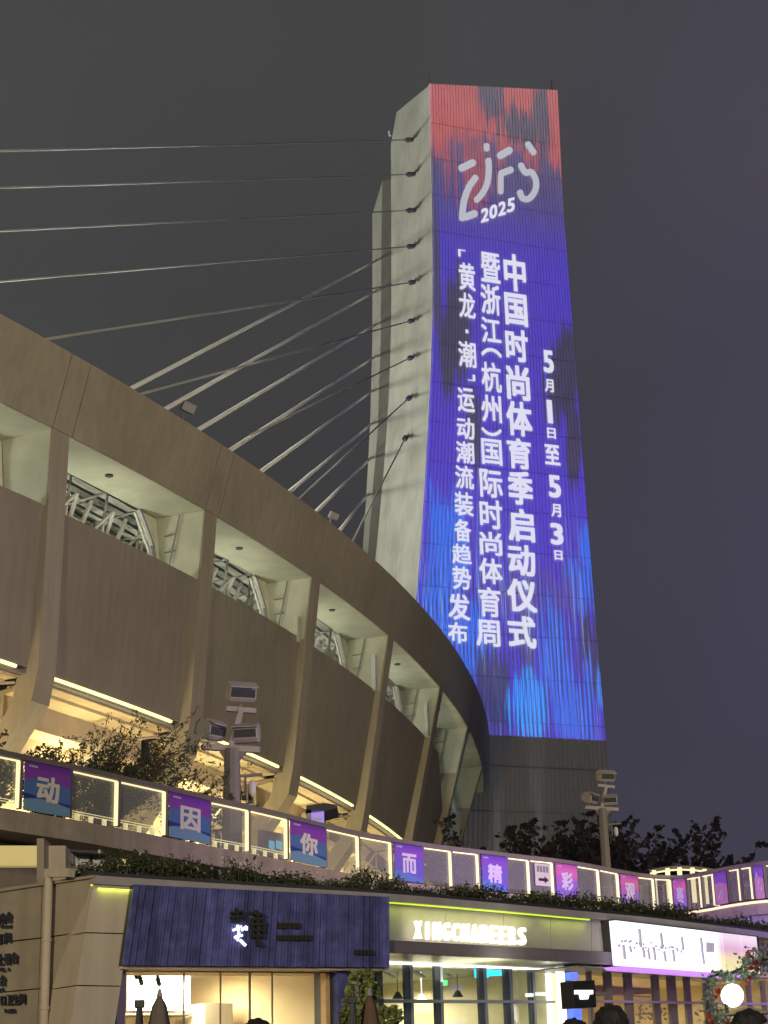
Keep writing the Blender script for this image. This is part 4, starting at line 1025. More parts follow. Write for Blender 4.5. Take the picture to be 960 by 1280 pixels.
for ch, x0, x1, y0, y1 in (('看', -9, -.5, 1141.5, 1155), ('台', .3, 7, 1141, 1154.5), ('台', 7.6, 14.6, 1139.5, 1153.3), ('出', -8, -.5, 1167, 1180), ('口', 0, 5.6, 1167.5, 1179.5), ('间', 6.3, 13, 1165.5, 1178.6),
                           ('上', -4, 4, 1192, 1206), ('看', 4.6, 13, 1191.5, 1205.6), ('台', 13.6, 22, 1190.3, 1204.5), ('台', -.5, 6.8, 1218.6, 1232.5), ('口', .5, 6, 1245, 1256.5), ('卫', 7.5, 15, 1243.5, 1256), ('生', 15.4, 23, 1242.8, 1255.5), ('间', 23.6, 31, 1242, 1255)):
    wtext(ch, x0, x1, y0, y1, .03)
for s_, x0, y1, h in (('Stand', 0, 1159.8, 4.2), ('A2, 4', -1, 1214, 4.5), ('Stand', -10, 1238.5, 4), ('Toilet', 4.5, 1266, 5)):
    x = x0
    for c_ in s_:
        if c_ == ' ': x += 1.6; continue
        w_ = 1.3 if c_ in 'il,t' else 2.6; hh = h if c_ not in 'an,o' else h*.72
        if c_ == ',': hh = h*.3
        wtext(c_, x, x+w_, y1-hh, y1, .03); x += w_+.5
# --- shop 1 : indigo slatted sign over a warm glass front
s1 = thing('shopfront', 'shopfront with a dark indigo slatted sign over a warm bright glass window', 'shop', F(1, 320, 1200)-Vector((0, 0, 3)))
slab(1, 'sign_backing', [(167.5, 1105.5), (485, 1121), (485.5, 1209), (153, 1206.5)], .05, .3, M_steel_d, s1)
NSL = 84; r = random.Random(8); m = MB()
for k in range(NSL):
    u0, u1 = (k+.06)/NSL, (k+.94)/NSL
    X = lambda u, top: (167.5+(485-167.5)*u, 1105.5+15.5*u) if top else (153+(485.5-153)*u, 1206.6+2.6*u)
    o_ = .075+r.uniform(0, .03); P = [F(1, *X(u0, 1), o_), F(1, *X(u1, 1), o_), F(1, *X(u1, 0), o_), F(1, *X(u0, 0), o_)]
    m.prism(P, [p-NS(1)*.03 for p in P])
m.build('indigo_slats', M_blue, s1, kind='stuff')
slab(1, 'sign_end', [(484.2, 1120.5), (486.5, 1120.8), (486.8, 1210), (485, 1210)], .14, .5, M_blue, s1)
M_logo_d = mat('dark_bronze_logo', (.035, .035, .022, 1), .6)
def lg(seg, name, pxs, off, th, mt, parent): slab(seg, name, pxs, off, th, mt, parent)
def brush(seg, pts, w, mt, parent, name, off=.135):
    m = MB(); P = [F(seg, x, y, off) for x, y in pts]; sc = (F(seg, pts[0][0]+1, pts[0][1], off)-F(seg, pts[0][0], pts[0][1], off)).length
    for p, q in zip(P, P[1:]): m.bar(p, q, .03, w*sc, up=NS(seg))
    m.build(name, mt, parent)
# dark calligraphy
for pts, w in (([(289, 1141), (303, 1139)], 4), ([(296, 1135), (296, 1150)], 3), ([(288, 1147), (304, 1145)], 3.2), ([(290, 1152), (302, 1151)], 3), ([(303, 1140), (307, 1151)], 3),
               ([(312, 1141), (330, 1144)], 4), ([(321, 1138), (322, 1182)], 4), ([(314, 1149), (331, 1150)], 3.2), ([(312, 1156), (334, 1155)], 4), ([(314, 1163), (330, 1163)], 3), ([(313, 1170), (330, 1170)], 3.5), ([(315, 1150), (314, 1172)], 3), ([(329, 1150), (330, 1166)], 3), ([(322, 1182), (328, 1180)], 3)):
    brush(1, pts, w, M_logo_d, s1, 'logo_stroke')
M_logw = emit('logo_white_light', (.86, .86, 1.0, 1), 1.3)
for pts, w in (([(291, 1163), (302, 1158)], 2), ([(297, 1156), (298, 1164)], 2), ([(302, 1163), (308, 1158), (308, 1163)], 2), ([(293, 1172), (303, 1169)], 2), ([(299, 1165), (297, 1173)], 2), ([(294, 1170), (298, 1176)], 1.6), ([(300, 1175), (307, 1182)], 2.6)):
    brush(1, pts, w, M_logw, s1, 'lit_logo_stroke')
for (x, y, n_, w_, h_) in ((348, 1153.5, 5, 5, 7), (347.5, 1169, 8, 4.8, 6.5), (444.5, 1187, 5, 4, 6.5)):
    for k in range(n_):
        x0 = x+k*(w_+.7); slab(1, 'sign_lettering', [(x0, y), (x0+w_, y+.2), (x0+w_, y+h_), (x0, y+h_-.2)], .125, .02, M_logo_d, s1)
M_sof = mat('warm_soffit', (.75, .62, .45, 1), .6)
slab(1, 'soffit', [(153, 1207.6), (486, 1210.5), (486, 1213), (152, 1210.8)], .02, 1.0, M_sof, s1)
slab(1, 'window_head', [(157, 1212.2), (415, 1214), (415, 1216.4), (157, 1214.4)], -.26, .12, M_rail, s1)
slab(1, 'side_reveal', [(148, 1210), (158, 1210.5), (156, 1280), (142, 1280)], -.2, .3, mat('reveal_mauve', (.34, .28, .40, 1), .6), s1, zb=0)
for x0, x1, w in ((230.3, 230.3, .8), (276, 276.4, .8), (312, 313, 1.6), (340.5, 341.5, .8)):
    slab(1, 'glass_joint', rect(x0, 1216, x0+w, 1280), -.28, .03, M_rail, s1, zb=0)
slab(1, 'door_frame', rect(407, 1216, 413.5, 1280), -.24, .12, mat('light_oak', (.62, .42, .20, 1), .5, noise=.1, nscale=8), s1, zb=0)
slab(1, 'window_glass', rect(158, 1215, 407, 1280), -.32, .02, M_sglass, s1, zb=.05)
slab(1, 'dark_jamb', rect(414, 1213, 421, 1280), -.2, .4, M_steel_d, s1, zb=0)
slab(1, 'indigo_jamb', rect(421, 1213, 434, 1280), -.1, .4, M_blue, s1, zb=0)
slab(1, 'grey_pillar', rect(434, 1212, 448, 1280), -.25, .5, mat('mauve_plaster', (.30, .27, .32, 1), .7), s1, zb=0)
# room behind the glass
def room(seg, x0, x1, ytop, off0, off1, wallm, parent, ceilm=None, zc=None):
    a, b = F(seg, x0, ytop, off0), F(seg, x1, ytop, off0); n = NS(seg); D = off0-off1; zc = zc or max(a.z, b.z)+.12
    a = Vector((a.x, a.y, 0)); b = Vector((b.x, b.y, 0)); d = (b-a).normalized(); up = Vector((0, 0, 1))
    a2 = a-n*D; b2 = b-n*D
    m = MB(); m.prism([a2, b2, b2+up*zc, a2+up*zc], [p-n*.1 for p in (a2, b2, b2+up*zc, a2+up*zc)]); m.build('back_wall', wallm, parent)
    m = MB(); m.prism([a, a2, a2+up*zc, a+up*zc], [p-d*.1 for p in (a, a2, a2+up*zc, a+up*zc)]); m.build('side_wall', wallm, parent)
    m = MB(); m.prism([b, b2, b2+up*zc, b+up*zc], [p+d*.1 for p in (b, b2, b2+up*zc, b+up*zc)]); m.build('side_wall', wallm, parent)
    m = MB(); m.prism([p+up*zc for p in (a-n*.06, b-n*.06, b2, a2)], [p+up*(zc+.08) for p in (a-n*.06, b-n*.06, b2, a2)]); m.build('ceiling', ceilm or wallm, parent)
    m = MB(); m.prism([p+up*.02 for p in (a, b, b2, a2)], [p+up*.06 for p in (a, b, b2, a2)]); m.build('floor', wallm, parent)
    return a, b, a2, b2, zc
M_warmwall = mat('warm_cream_wall', (.80, .66, .42, 1), .7, noise=.05)
a, b, a2, b2, zc = room(1, 150, 418, 1209, -.36, -5.5, M_warmwall, s1, mat('white_ceiling', (.8, .78, .7, 1), .7))
area('shop_ceiling_lamp', (a*.3+b*.3+a2*.2+b2*.2)+Vector((0, 0, zc-.15)), (a+b+a2+b2)/4, 120, 1.6, (1, .90, .66), 1.0)
area('shop_ceiling_lamp', (a*.15+b*.35+a2*.15+b2*.35)+Vector((0, 0, zc-.15)), (a+b*3+a2+b2*3)/8, 60, 1.0, (1, .80, .48), 1.0)
slab(1, 'display_screen', rect(163, 1218, 238, 1263), -3.0, .1, emit('display_white', (1, 1, .96, 1), 1.8), s1)
slab(1, 'display_shelf', rect(150, 1266, 240, 1269), -2.8, .5, M_rail, s1)
slab(1, 'counter_block', rect(256, 1254, 291, 1290), -2.5, .8, M_pier, s1, zb=.06)
slab(1, 'wall_panel', rect(286, 1222, 312, 1290), -4.2, .1, mat('peach_panel', (.78, .50, .26, 1), .6), s1, zb=.06)
slab(1, 'light_panel', rect(345, 1224, 388, 1290), -4.6, .1, mat('ivory_panel', (.85, .76, .52, 1), .6), s1, zb=.06)
for x, y in ((303, 1217.5), (334, 1218), (356, 1213), (405, 1214), (375, 1219), (281, 1212)):
    p = F(1, x, y, -.9); m = MB(); m.tube(p, p+Vector((0, 0, .05)), .05, n=12); m.build('downlight', M_ledcool, s1)
for x, y in ((169, 1214), (175, 1222), (197, 1223)):
    p = F(1, x, y, -1.2); m = MB(); m.tube(p, p+Vector((0, 0, .12)), .02); m.tube(p, p+Vector((.03, -.04, -.09)), .03, n=8); m.build('track_spot', M_steel_d, s1)
slab(1, 'ceiling_grille', rect(243, 1214.5, 259, 1217), -1.5, .3, M_steel_g, s1); slab(1, 'ceiling_grille', rect(266, 1213.5, 280, 1215.5), -1.2, .3, M_steel_d, s1)
# --- shop 2 : letters
s2 = thing('shopfront', 'grey shopfront with glowing white letters XINGCHABEERS over tall mullioned glass', 'shop', F(2, 620, 1200)-Vector((0, 0, 3)))
M_fas = mat('fascia_grey', (.50, .45, .45, 1), .6, noise=.06, nscale=2, streak=.04)
for x0, x1, e in ((486.5, 557, 0), (557.6, 629, 0), (629.6, 688, 0), (688.6, 739, 0), (739.6, 769, .0)):
    yt = lambda x: 1123.5+(x-485)*.0742; yb = lambda x: 1175+(x-485)*.0535
    slab(2, 'fascia_panel', [(x0, yt(x0)), (x1, yt(x1)), (x1, yb(x1)), (x0, yb(x0))], -.12, .1, M_fas, s2)
slab(2, 'fascia_beam', [(486.5, 1175.5), (770, 1190.5), (770, 1205), (486.5, 1190.5)], .02, .25, mat('beam_mauve', (.20, .18, .20, 1), .5, noise=.1, nscale=3), s2)
slab(2, 'beam_soffit', [(486.5, 1190.8), (770, 1205.3), (770, 1206), (486.5, 1191.5)], .0, 1.5, mat('ribbed_metal_soffit', (.70, .68, .50, 1), .35, metal=.2, noise=.35, nscale=1.5), s2)
slab(2, 'head_light', [(486, 1202.6), (700, 1211.5), (700, 1213.3), (486, 1204.6)], -.98, .05, M_ledcool, s2)
M_bigl = emit('letter_glow', (1, .96, .74, 1), 2.2)
word = 'XINGCHABEERS'; x = 518.0; wd = (660-518)/12
for k, ch in enumerate(word):
    x0 = 518+k*wd*1.0; w_ = wd*(.66 if ch != 'I' else .16); x0 += (wd-w_)/2
    yb = 1173+(x0-518)*.062; yt_ = yb-22
    place_glyph(ch, lambda u, v: F(2, x0+w_*u, yb-22*v, .02), 'sign_letter', M_bigl, s2, .012, thick=NS(2)*.05, lift=NS(2)*.0008)
area('soffit_fill_light', F(2, 590, 1225, -.5), F(2, 590, 1190, -.5), 16, 2.6, (1, .97, .75), .3)  # unseen lamp added below the beam to brighten its soffit
M_mul = mat('mullion_slate', (.10, .12, .15, 1), .45); M_mulL = mat('mullion_face', (.34, .38, .46, 1), .4)
for x0, x1, l in ((470, 478, 0), (505.6, 515.8, 1), (543, 553, 1), (598, 608, 1), (630, 640, 1), (661, 668.5, 1)):
    slab(2, 'mullion', [(x0, 1204+(x0-486)*.04), (x1, 1204+(x1-486)*.04), (x1+2, 1280), (x0+2, 1280)], -1.0, .05, M_mul, s2, zb=0)
    if l: slab(2, 'mullion_face', [(x1-3, 1204+(x1-486)*.04), (x1, 1204+(x1-486)*.04), (x1+2, 1280), (x1-1, 1280)], -.985, .012, M_mulL, s2, zb=0)
slab(2, 'transom', [(480, 1249), (694, 1250.6), (694, 1254), (480, 1253.4)], -.97, .1, M_mulL, s2)
slab(2, 'bright_tube', [(685, 1213), (689, 1213), (692.6, 1280), (688.4, 1280)], -1.1, .06, emit('tube_white', (.95, 1, .95, 1), 2.6), s2, zb=.05)
slab(2, 'lit_pillar', [(696.5, 1208), (705, 1208), (709, 1280), (700.5, 1280)], -.7, .05, emit('pillar_light', (1, .98, .72, 1), 1.5), s2, zb=0)
slab(2, 'pillar', [(705.2, 1206), (715, 1206), (718, 1280), (709.2, 1280)], -.7, .1, M_pier, s2, zb=0)
slab(2, 'shop_glass', [(480, 1205), (696, 1213), (698, 1280), (480, 1280)], -1.12, .02, M_sglass, s2, zb=.05)
M_oliv = mat('olive_wall', (.42, .42, .30, 1), .7, noise=.06)
a, b, a2, b2, zc = room(2, 462, 697, 1203, -1.35, -6.5, M_oliv, s2, M_oliv, 3.35)
area('shop_ceiling_lamp', (a+b+a2+b2)/4+Vector((0, 0, zc-.15)), (a+b+a2+b2)/4, 130, 2.0, (1, .97, .78), 1.5)
M_band = mat('cream_band', (.72, .66, .46, 1), .7); M_yel = emit('menu_light', (1, .95, .48, 1), .95)
slab(2, 'wall_band', [(462, 1240), (640, 1229), (697, 1230), (697, 1252), (462, 1252)], -5.6, .1, M_band, s2)
slab(2, 'bulkhead', [(462, 1232), (600, 1224), (697, 1226), (697, 1228.5), (462, 1237)], -5.0, .3, M_oliv, s2)
for x0, x1, y0 in ((488, 507.5, 1266), (517, 545, 1264.5), (592, 600, 1261), (610, 630, 1262), (640, 662, 1259.5)):
    slab(2, 'menu_panel', rect(x0, y0, x1, 1290), -3.2, .06, M_yel, s2)
slab(2, 'wall_picture', rect(579, 1262, 592, 1280), -3.1, .05, M_steel_d, s2)
slab(2, 'exit_sign', rect(552.5, 1225, 559.5, 1232), -2.5, .06, emit('exit_green', (.12, .75, .28, 1), 1.4), s2)
slab(2, 'cyan_sign', [(597, 1209.5), (634, 1210.5), (634, 1219), (612, 1220), (610, 1222.5), (598, 1221.5)], -1.2 if 0 else -1.5, .08, emit('cyan_neon', (.03, .72, .95, 1), 1.5), s2)
slab(2, 'door_decal', rect(657, 1241.5, 667, 1246), -.94, .01, emit('decal_white', (.9, .95, .9, 1), .9), s2)
slab(2, 'door_decal', rect(669.5, 1240.5, 683, 1244.5), -.94, .01, emit('decal_white', (.9, .95, .9, 1), .9), s2)
for k in range(6):
    slab(2, 'ceiling_beam', [(480+k*36, 1212+k*1.0), (486+k*36, 1212+k*1.0), (500+k*34, 1222), (496+k*34, 1222)], -2.0-k*.2, .08, M_steel_g, s2)
for k, (x, y) in enumerate(((497, 1240), (527, 1243), (572, 1238), (622, 1240), (652, 1244))):
    p = F(2, x, y, -2.4); m = MB(); m.tube(p, p+Vector((0, 0, .6)), .008, n=4); m.tube(p-Vector((0, 0, .10)), p, .09, .03, n=12); m.build('pendant_lamp', M_ledcool if k % 2 else M_steel_d, s2)
slab(2, 'shelf', [(482, 1271), (506, 1270), (506, 1272), (482, 1273)], -2.9, .2, M_steel_d, s2)
for x in (500, 512, 536, 560, 590, 640):
    p = F(2, x, 1194+(x-486)*.045, -.5); m = MB(); m.tube(p-Vector((0, 0, .02)), p, .05, n=10); m.build('soffit_downlight', M_ledcool, s2)
# --- shop 3 : light box
s3 = thing('shopfront', 'shopfront with a long white light box sign over warm yellow windows at the right', 'shop', F(3, 850, 1200)-Vector((0, 0, 3)))
def bb_mat():
    m_ = bpy.data.materials.new('lightbox_print'); m_.use_nodes = True; t = m_.node_tree; b = t.nodes['Principled BSDF']; b.inputs['Base Color'].default_value = (.3, .3, .3, 1)
    tc = t.nodes.new('ShaderNodeTexCoord'); sp = t.nodes.new('ShaderNodeSeparateXYZ'); t.links.new(tc.outputs['UV'], sp.inputs[0])
    r1 = t.nodes.new('ShaderNodeValToRGB'); t.links.new(sp.outputs[1], r1.inputs[0])
    e = r1.color_ramp.elements; e[0].position = .05; e[0].color = (1, .92, .45, 1); e[1].position = .9; e[1].color = (1, .80, .95, 1)
    x = e.new(.35); x.color = (1, .80, .42, 1); x = e.new(.6); x.color = (.80, .45, .70, 1)
    mr = t.nodes.new('ShaderNodeMapRange'); mr.interpolation_type = 'SMOOTHSTEP'; t.links.new(sp.outputs[0], mr.inputs[0]); mr.inputs[1].default_value = .66; mr.inputs[2].default_value = .76
    mx = t.nodes.new('ShaderNodeMix'); mx.data_type = 'RGBA'; t.links.new(mr.outputs[0], mx.inputs[0]); mx.inputs[6].default_value = (1, .98, 1, 1); t.links.new(r1.outputs[0], mx.inputs[7])
    t.links.new(mx.outputs[2], b.inputs['Emission Color'])
    m2 = t.nodes.new('ShaderNodeMapRange'); t.links.new(mr.outputs[0], m2.inputs[0]); m2.inputs[3].default_value = 1.25; m2.inputs[4].default_value = .85
    t.links.new(m2.outputs[0], b.inputs['Emission Strength']); return m_
M_bb = bb_mat()
top = lambda x: 1150.5+(x-770)*.117; bot = lambda x: 1206+(x-774)*.071
cuts = [769, 799.5, 826.5, 852, 877.5, 902, 925, 946]
A3 = F(3, 772, 1178, .3); B3 = F(3, 946, 1195, .3); du = (B3-A3); Lu = du.length; du.normalize()
for x0, x1 in zip(cuts, cuts[1:]):
    s_ = 5.0*(1 if x1 < 940 else .4); xa, xb = x0+.55, x1-.55
    P = [F(3, xa, top(xa), .3), F(3, xb, top(xb), .3), F(3, xb+5, bot(xb+5), .3), F(3, xa+5, bot(xa+5), .3)]
    me = bpy.data.meshes.new('lightbox_panel'); Q = [p-NS(3)*.12 for p in P]
    me.from_pydata([tuple(p) for p in P+Q], [], [(3, 2, 1, 0), (4, 5, 6, 7), (0, 1, 5, 4), (1, 2, 6, 5), (2, 3, 7, 6), (3, 0, 4, 7)])
    uvs(me, lambda co: ((Vector(co)-A3).dot(du)/Lu, (co.z-P[3].z)/(P[0].z-P[3].z))); me.materials.append(M_bb); link('lightbox_panel', me, s3)
slab(3, 'lightbox_case', [(767.5, 1149), (948, 1170), (952, 1220), (773.5, 1207.6)], .16, .3, M_steel_d, s3)
M_ink = emit('ink_grey', (.30, .27, .36, 1), .8)
r = random.Random(5)
for (x, y0, y1, w) in ((779, 1181, 1199, 2.2), (787, 1183, 1190, 1.6), (799, 1161, 1184, 2.2), (803.5, 1184, 1197, 2.0), (810, 1187, 1199, 1.5), (817, 1184, 1200, 1.6), (826, 1166, 1186, 2.0), (830, 1189, 1202, 1.6), (841, 1187, 1202, 1.5), (852, 1171, 1188, 1.6), (876, 1172, 1190, 2.0), (878, 1190, 1205, 1.6)):
    brush(3, [(x, y0), (x+1.2, (y0+y1)/2), (x+2, y1)], w*.62, M_ink, s3, 'brush_stroke', .32)
for k in range(26):
    x = 773+k*3.1+r.uniform(-1, 1); y = 1179+(x-773)*.08+r.uniform(-4, 4); brush(3, [(x, y), (x+r.uniform(.6, 1.6), y+r.uniform(-.5, 2.2))], r.uniform(.5, .9), M_ink, s3, 'brush_stroke', .32)
for k in range(4): brush(3, [(884+k*2.4, 1178+k*.3), (884+k*2.4, 1190)], 1.0, M_ink, s3, 'brush_stroke', .32)
slab(3, 'violet_lip', [(775, 1207.6), (926, 1218), (926, 1222), (779, 1211.5)], .34, .3, emit('violet_lip_light', (.60, .26, .95, 1), 1.0), s3)
slab(3, 'soffit', [(722, 1207), (960, 1222), (960, 1223.5), (722, 1208.5)], .0, 1.0, M_steel_g, s3)
M_brz = mat('taupe_mullion', (.26, .22, .19, 1), .5)
for x0, x1 in ((735, 739), (756, 764), (781, 789.5), (815.5, 823), (835, 844), (856, 862), (880, 890), (934, 938), (952, 956)):
    y_ = 1212+(x0-735)*.065; slab(3, 'mullion', [(x0, y_), (x1, y_), (x1+3, 1280), (x0+3, 1280)], -.5, .05, M_brz, s3, zb=0)
slab(3, 'transom', [(746, 1250), (960, 1253.5), (960, 1256.5), (746, 1253)], -.46, .1, mat('transom_lilac', (.60, .48, .62, 1), .4), s3)
slab(3, 'shop_glass', [(722, 1210), (960, 1225), (960, 1280), (722, 1280)], -.62, .02, M_sglass, s3, zb=.05)
M_yw = mat('ochre_wall', (.85, .72, .46, 1), .7, noise=.10, nscale=1.5)
a, b, a2, b2, zc = room(3, 714, 985, 1208, -.8, -5.5, M_yw, s3, M_yw, 3.45)
area('shop_ceiling_lamp', (a+b+a2+b2)/4+Vector((0, 0, zc-.15)), (a+b+a2+b2)/4, 230, 2.2, (1, .86, .56), 1.5)
slab(3, 'brown_band', [(740, 1232), (818, 1230), (818, 1242), (740, 1245)], -3.6, .08, mat('brown_band', (.16, .10, .09, 1), .6), s3)
slab(3, 'wall_speaker', rect(795.5, 1220, 803, 1228), -3.4, .15, M_dark, s3)
for x0, y0, x1, y1 in ((745, 1222, 780, 1219), (792, 1230, 815, 1229), (745, 1242, 812, 1246), (795, 1268, 815, 1267)):
    brush(3, [(x0, y0), (x1, y1)], 1.0, M_brz, s3, 'wall_rail', -3.5)
r = random.Random(11)
for k in range(46):
    x = r.uniform(796, 835); y = r.uniform(1257, 1278); brush(3, [(x, y), (x+r.uniform(-2, 2), y+r.uniform(-2, 2))], .9, M_brz, s3, 'chalk_drawing', -3.5)
# --- hanging box sign
t_ = thing('box_sign', 'square black hanging sign box with white glowing bar on its face', 'sign', F(3, 730, 1243, .45))
slab(3, 'sign_box', [(715.5, 1226.5), (743.5, 1225), (746, 1259), (718, 1260.5)], .55, .22, M_dark, t_, bevel=.01)
for k in range(6): slab(3, 'glowing_letter', [(718.5+k*3.9, 1237.6), (722+k*3.9, 1237.6), (722+k*3.9, 1242.6), (718.5+k*3.9, 1242.8)], .56, .01, emit('sign_white', (1, 1, .95, 1), 1.6), t_)
slab(3, 'glowing_emblem', [(724, 1243.5), (737, 1243.3), (735.5, 1249), (725.5, 1249.4)], .56, .01, MATS['sign_white'], t_, bevel=.01)
slab(3, 'bracket', [(744, 1239), (760, 1241), (760, 1243), (744, 1241)], .5, .05, M_steel_g, t_)
t_ = thing('blue_lamp', 'glowing blue box lamp behind the black hanging sign', 'lamp', F(3, 719, 1240, .1))
slab(3, 'upper_glow', rect(713.5, 1215, 723.5, 1225), .05, .12, emit('blue_glow', (.10, .18, 1, 1), 1.3), t_, bevel=.02)
slab(3, 'lower_glow', rect(718, 1261, 727, 1285), .05, .12, MATS['blue_glow'], t_)
# lime light strip below the cornice
for seg_pts in (CS[0:3], CS[8:17]):
    m = MB(); sweep(m, [Vector((p.x, p.y, 0)) for p in seg_pts], [(-.05, 3.982), (-.05, 3.997), (-.08, 3.997), (-.08, 3.982)])
    m.build('lime_light_strip', M_ledgreen, bld)
for q in (1, 4, 9, 11, 13, 15):
    p = CS[q]; d = (CS[q+1]-p).normalized(); n = Vector((d.y, -d.x, 0))
    pw = 1.1 if q > 4 else 1.6
    o = area('cornice_strip_light', p-n*.02+Vector((0, 0, -.14)), p-n*.10+Vector((0, 0, -1)), pw, 1.0, (.72, .95, .08), .06); o.rotation_euler = (o.rotation_euler.to_matrix()).to_euler(); 
    o.matrix_world = Matrix.Translation(o.location) @ Matrix((tuple(d), tuple(-n), (0, 0, 1))).transposed().to_4x4()

# ================================================================= STREET OBJECTS
def umbrella(px, py, Y, label, colr, w=.28, h=1.25):
    top = PY(px, py, Y); t_ = thing('closed_umbrella', label, 'umbrella', (top.x, top.y, 0), 'closed umbrellas before the shops')
    m = MB(); m.tube((top.x, top.y, 0), top, .024, n=8); m.tube((top.x, top.y, 0), (top.x, top.y, .08), .3, .26, n=16); m.build('pole', M_steel_d, t_)
    m = MB(); N = 16; zs = [(0, .025), (.06, .07), (.25, .12), (.55, .18), (.9, .24), (1.0, .26)]
    base = len(m.v)
    for f, r_ in zs:
        for k in range(N):
            an = 2*math.pi*k/N; rr_ = r_*(w/.26)*(1.0 if k % 2 == 0 else .62); m.v.append(Vector((top.x+rr_*math.cos(an), top.y+rr_*math.sin(an), top.z-.02-f*h-(.08 if (k % 2 and f > .8) else 0))))
    for i in range(len(zs)-1):
        for k in range(N): k2 = (k+1) % N; m.f.append((base+i*N+k, base+i*N+k2, base+(i+1)*N+k2, base+(i+1)*N+k))
    m.build('canopy', mat('canvas_'+str(px), colr, .9, noise=.1, nscale=6), t_, smooth=True)
    m = MB(); m.tube(top-Vector((0, 0, .02)), top+Vector((0, 0, .05)), .03, .012); m.build('finial', M_steel_g, t_)
umbrella(199.5, 1243, 15.5, 'closed taupe umbrella before the bright left window', (.16, .13, .11, 1), .24)
umbrella(462, 1242, 17.5, 'closed brown umbrella beside the light green shrub', (.15, .09, .06, 1), .22)
def easel(px, py, Y, label):
    p = PY(px, py, Y); t_ = thing('easel', label, 'easel', (p.x, p.y, 0), 'dark folded stands before the shops')
    for dx, dy in ((-.12, -.1), (.14, -.08), (0, .2)):
        m = MB(); m.tube(p, (p.x+dx, p.y+dy, 0), .026, n=6); m.build('leg', M_steel_d, t_)
    m = MB(); m.box(p, .09, .06, .07); m.build('head', M_steel_d, t_, bevel=.01)
easel(174.5, 1255, 15.8, 'dark folded stand left of the taupe umbrella'); easel(441, 1250, 17.3, 'dark folded stand left of the brown umbrella')
tree(452, 1290, 18.6, 0, 2.75, .42, 40, .045, 'light green shrub lit by the shop window behind the brown umbrella', 77, M_leaf2, 0, name='leafy_shrub', nl=26, thick=.04)
# floral arch and round lamp
p = F(3, 915, 1245, 1.3)
t_ = thing('round_lamp', 'bright round white lamp disc inside the flower arch at the right', 'lamp', (p.x, p.y, 0))
m = MB(); n = NS(3); R_ = (F(3, 927.5, 1245, 1.3)-p).length*1.0; m.tube(p, p+Vector((.03, .10, .02)), .165, n=40); m.build('glowing_disc', emit('disc_white', (1, 1, .98, 1), 6), t_)
m = MB(); m.tube((p.x, p.y, 0), p-n*.12, .03); m.build('stand', M_steel_d, t_)
fl = thing('flower_arch', 'arch of pale green leaves and red flowers around the round lamp', 'flower arch', (p.x, p.y, 0))
path = [(883, 1300), (884, 1275), (885, 1245), (886, 1222), (897, 1218), (912, 1217), (925, 1212), (935, 1203), (948, 1200), (962, 1198)]
m = MB(); PPt = [F(3, x, y, 1.15) for x, y in path]
for a, b in zip(PPt, PPt[1:]): m.tube(a, b, .025, n=6)
m.tube(PPt[0], (PPt[0].x, PPt[0].y, 0), .025); m.build('frame_hoop', M_steel_d, fl)
r = random.Random(2); m = MB(); M_eu = mat('eucalyptus_leaf', (.26, .34, .26, 1), .5, noise=.45, nscale=9)
for (x, y, k, s_) in ((890, 1262, 90, .16), (893, 1275, 90, .16), (898, 1282, 70, .14), (886, 1240, 30, .08), (887, 1226, 40, .09), (900, 1219, 50, .09), (915, 1221, 60, .10), (930, 1215, 60, .11), (936, 1202, 90, .15), (948, 1196, 80, .15), (957, 1204, 80, .16), (945, 1217, 60, .14), (903, 1272, 50, .1)):
    leaves(m, F(3, x, y, 1.2), k, (s_*.6, s_*.6, s_*.6), .045, r, .55)
me = quickmesh(m, 'foliage', [M_eu]); link('foliage', me, fl)
M_red = mat('red_petal', (.62, .07, .04, 1), .5, noise=.2, nscale=20); M_dred = mat('crimson_petal', (.30, .03, .05, 1), .5)
for (x, y, mt, s_) in ((898, 1239, M_red, .065), (895, 1246, M_red, .05), (885, 1270, M_red, .06), (889, 1277, M_red, .06), (909, 1279, M_red, .055), (935, 1192, M_red, .05), (940, 1196, M_dred, .045), (945, 1203, M_dred, .06), (939, 1210, M_dred, .06), (947, 1212, M_dred, .055), (936, 1222, M_dred, .05), (934, 1229, M_red, .04), (952, 1205, M_dred, .05)):
    c = F(3, x, y, 1.38); m = MB()
    for _ in range(14):
        v = Vector((r.uniform(-1, 1), r.uniform(-1, .2), r.uniform(-1, 1))).normalized(); b_ = v.orthogonal().normalized(); q = c+v*s_*.5
        m.poly([q-b_*s_*.5, q+v*s_*.25-v.cross(b_)*s_*.4, q+b_*s_*.5, q-v*s_*.2+v.cross(b_)*s_*.4])
    m.build('flower', mt, fl)
t_ = thing('parasol', 'thin cream open parasol edge at the bottom right', 'umbrella', F(3, 935, 1262, 2.2)-Vector((0, 0, 2)))
c = F(3, 935, 1257.5, 2.0); m = MB()
N = 10
for k in range(N):
    a0, a1 = 2*math.pi*k/N, 2*math.pi*(k+1)/N; e = lambda a_: c+Vector((.34*math.cos(a_), .34*math.sin(a_), -.10))
    m.poly([c, e(a0), e(a1)]); m.poly([e(a0), e(a0)-Vector((0, 0, .02)), e(a1)-Vector((0, 0, .02)), e(a1)])
m.build('canopy', mat('cream_canvas', (.62, .52, .36, 1), .8), t_); m = MB(); m.tube(c-Vector((0, 0, .01)), (c.x, c.y, 0), .015); m.build('pole', M_steel_d, t_)

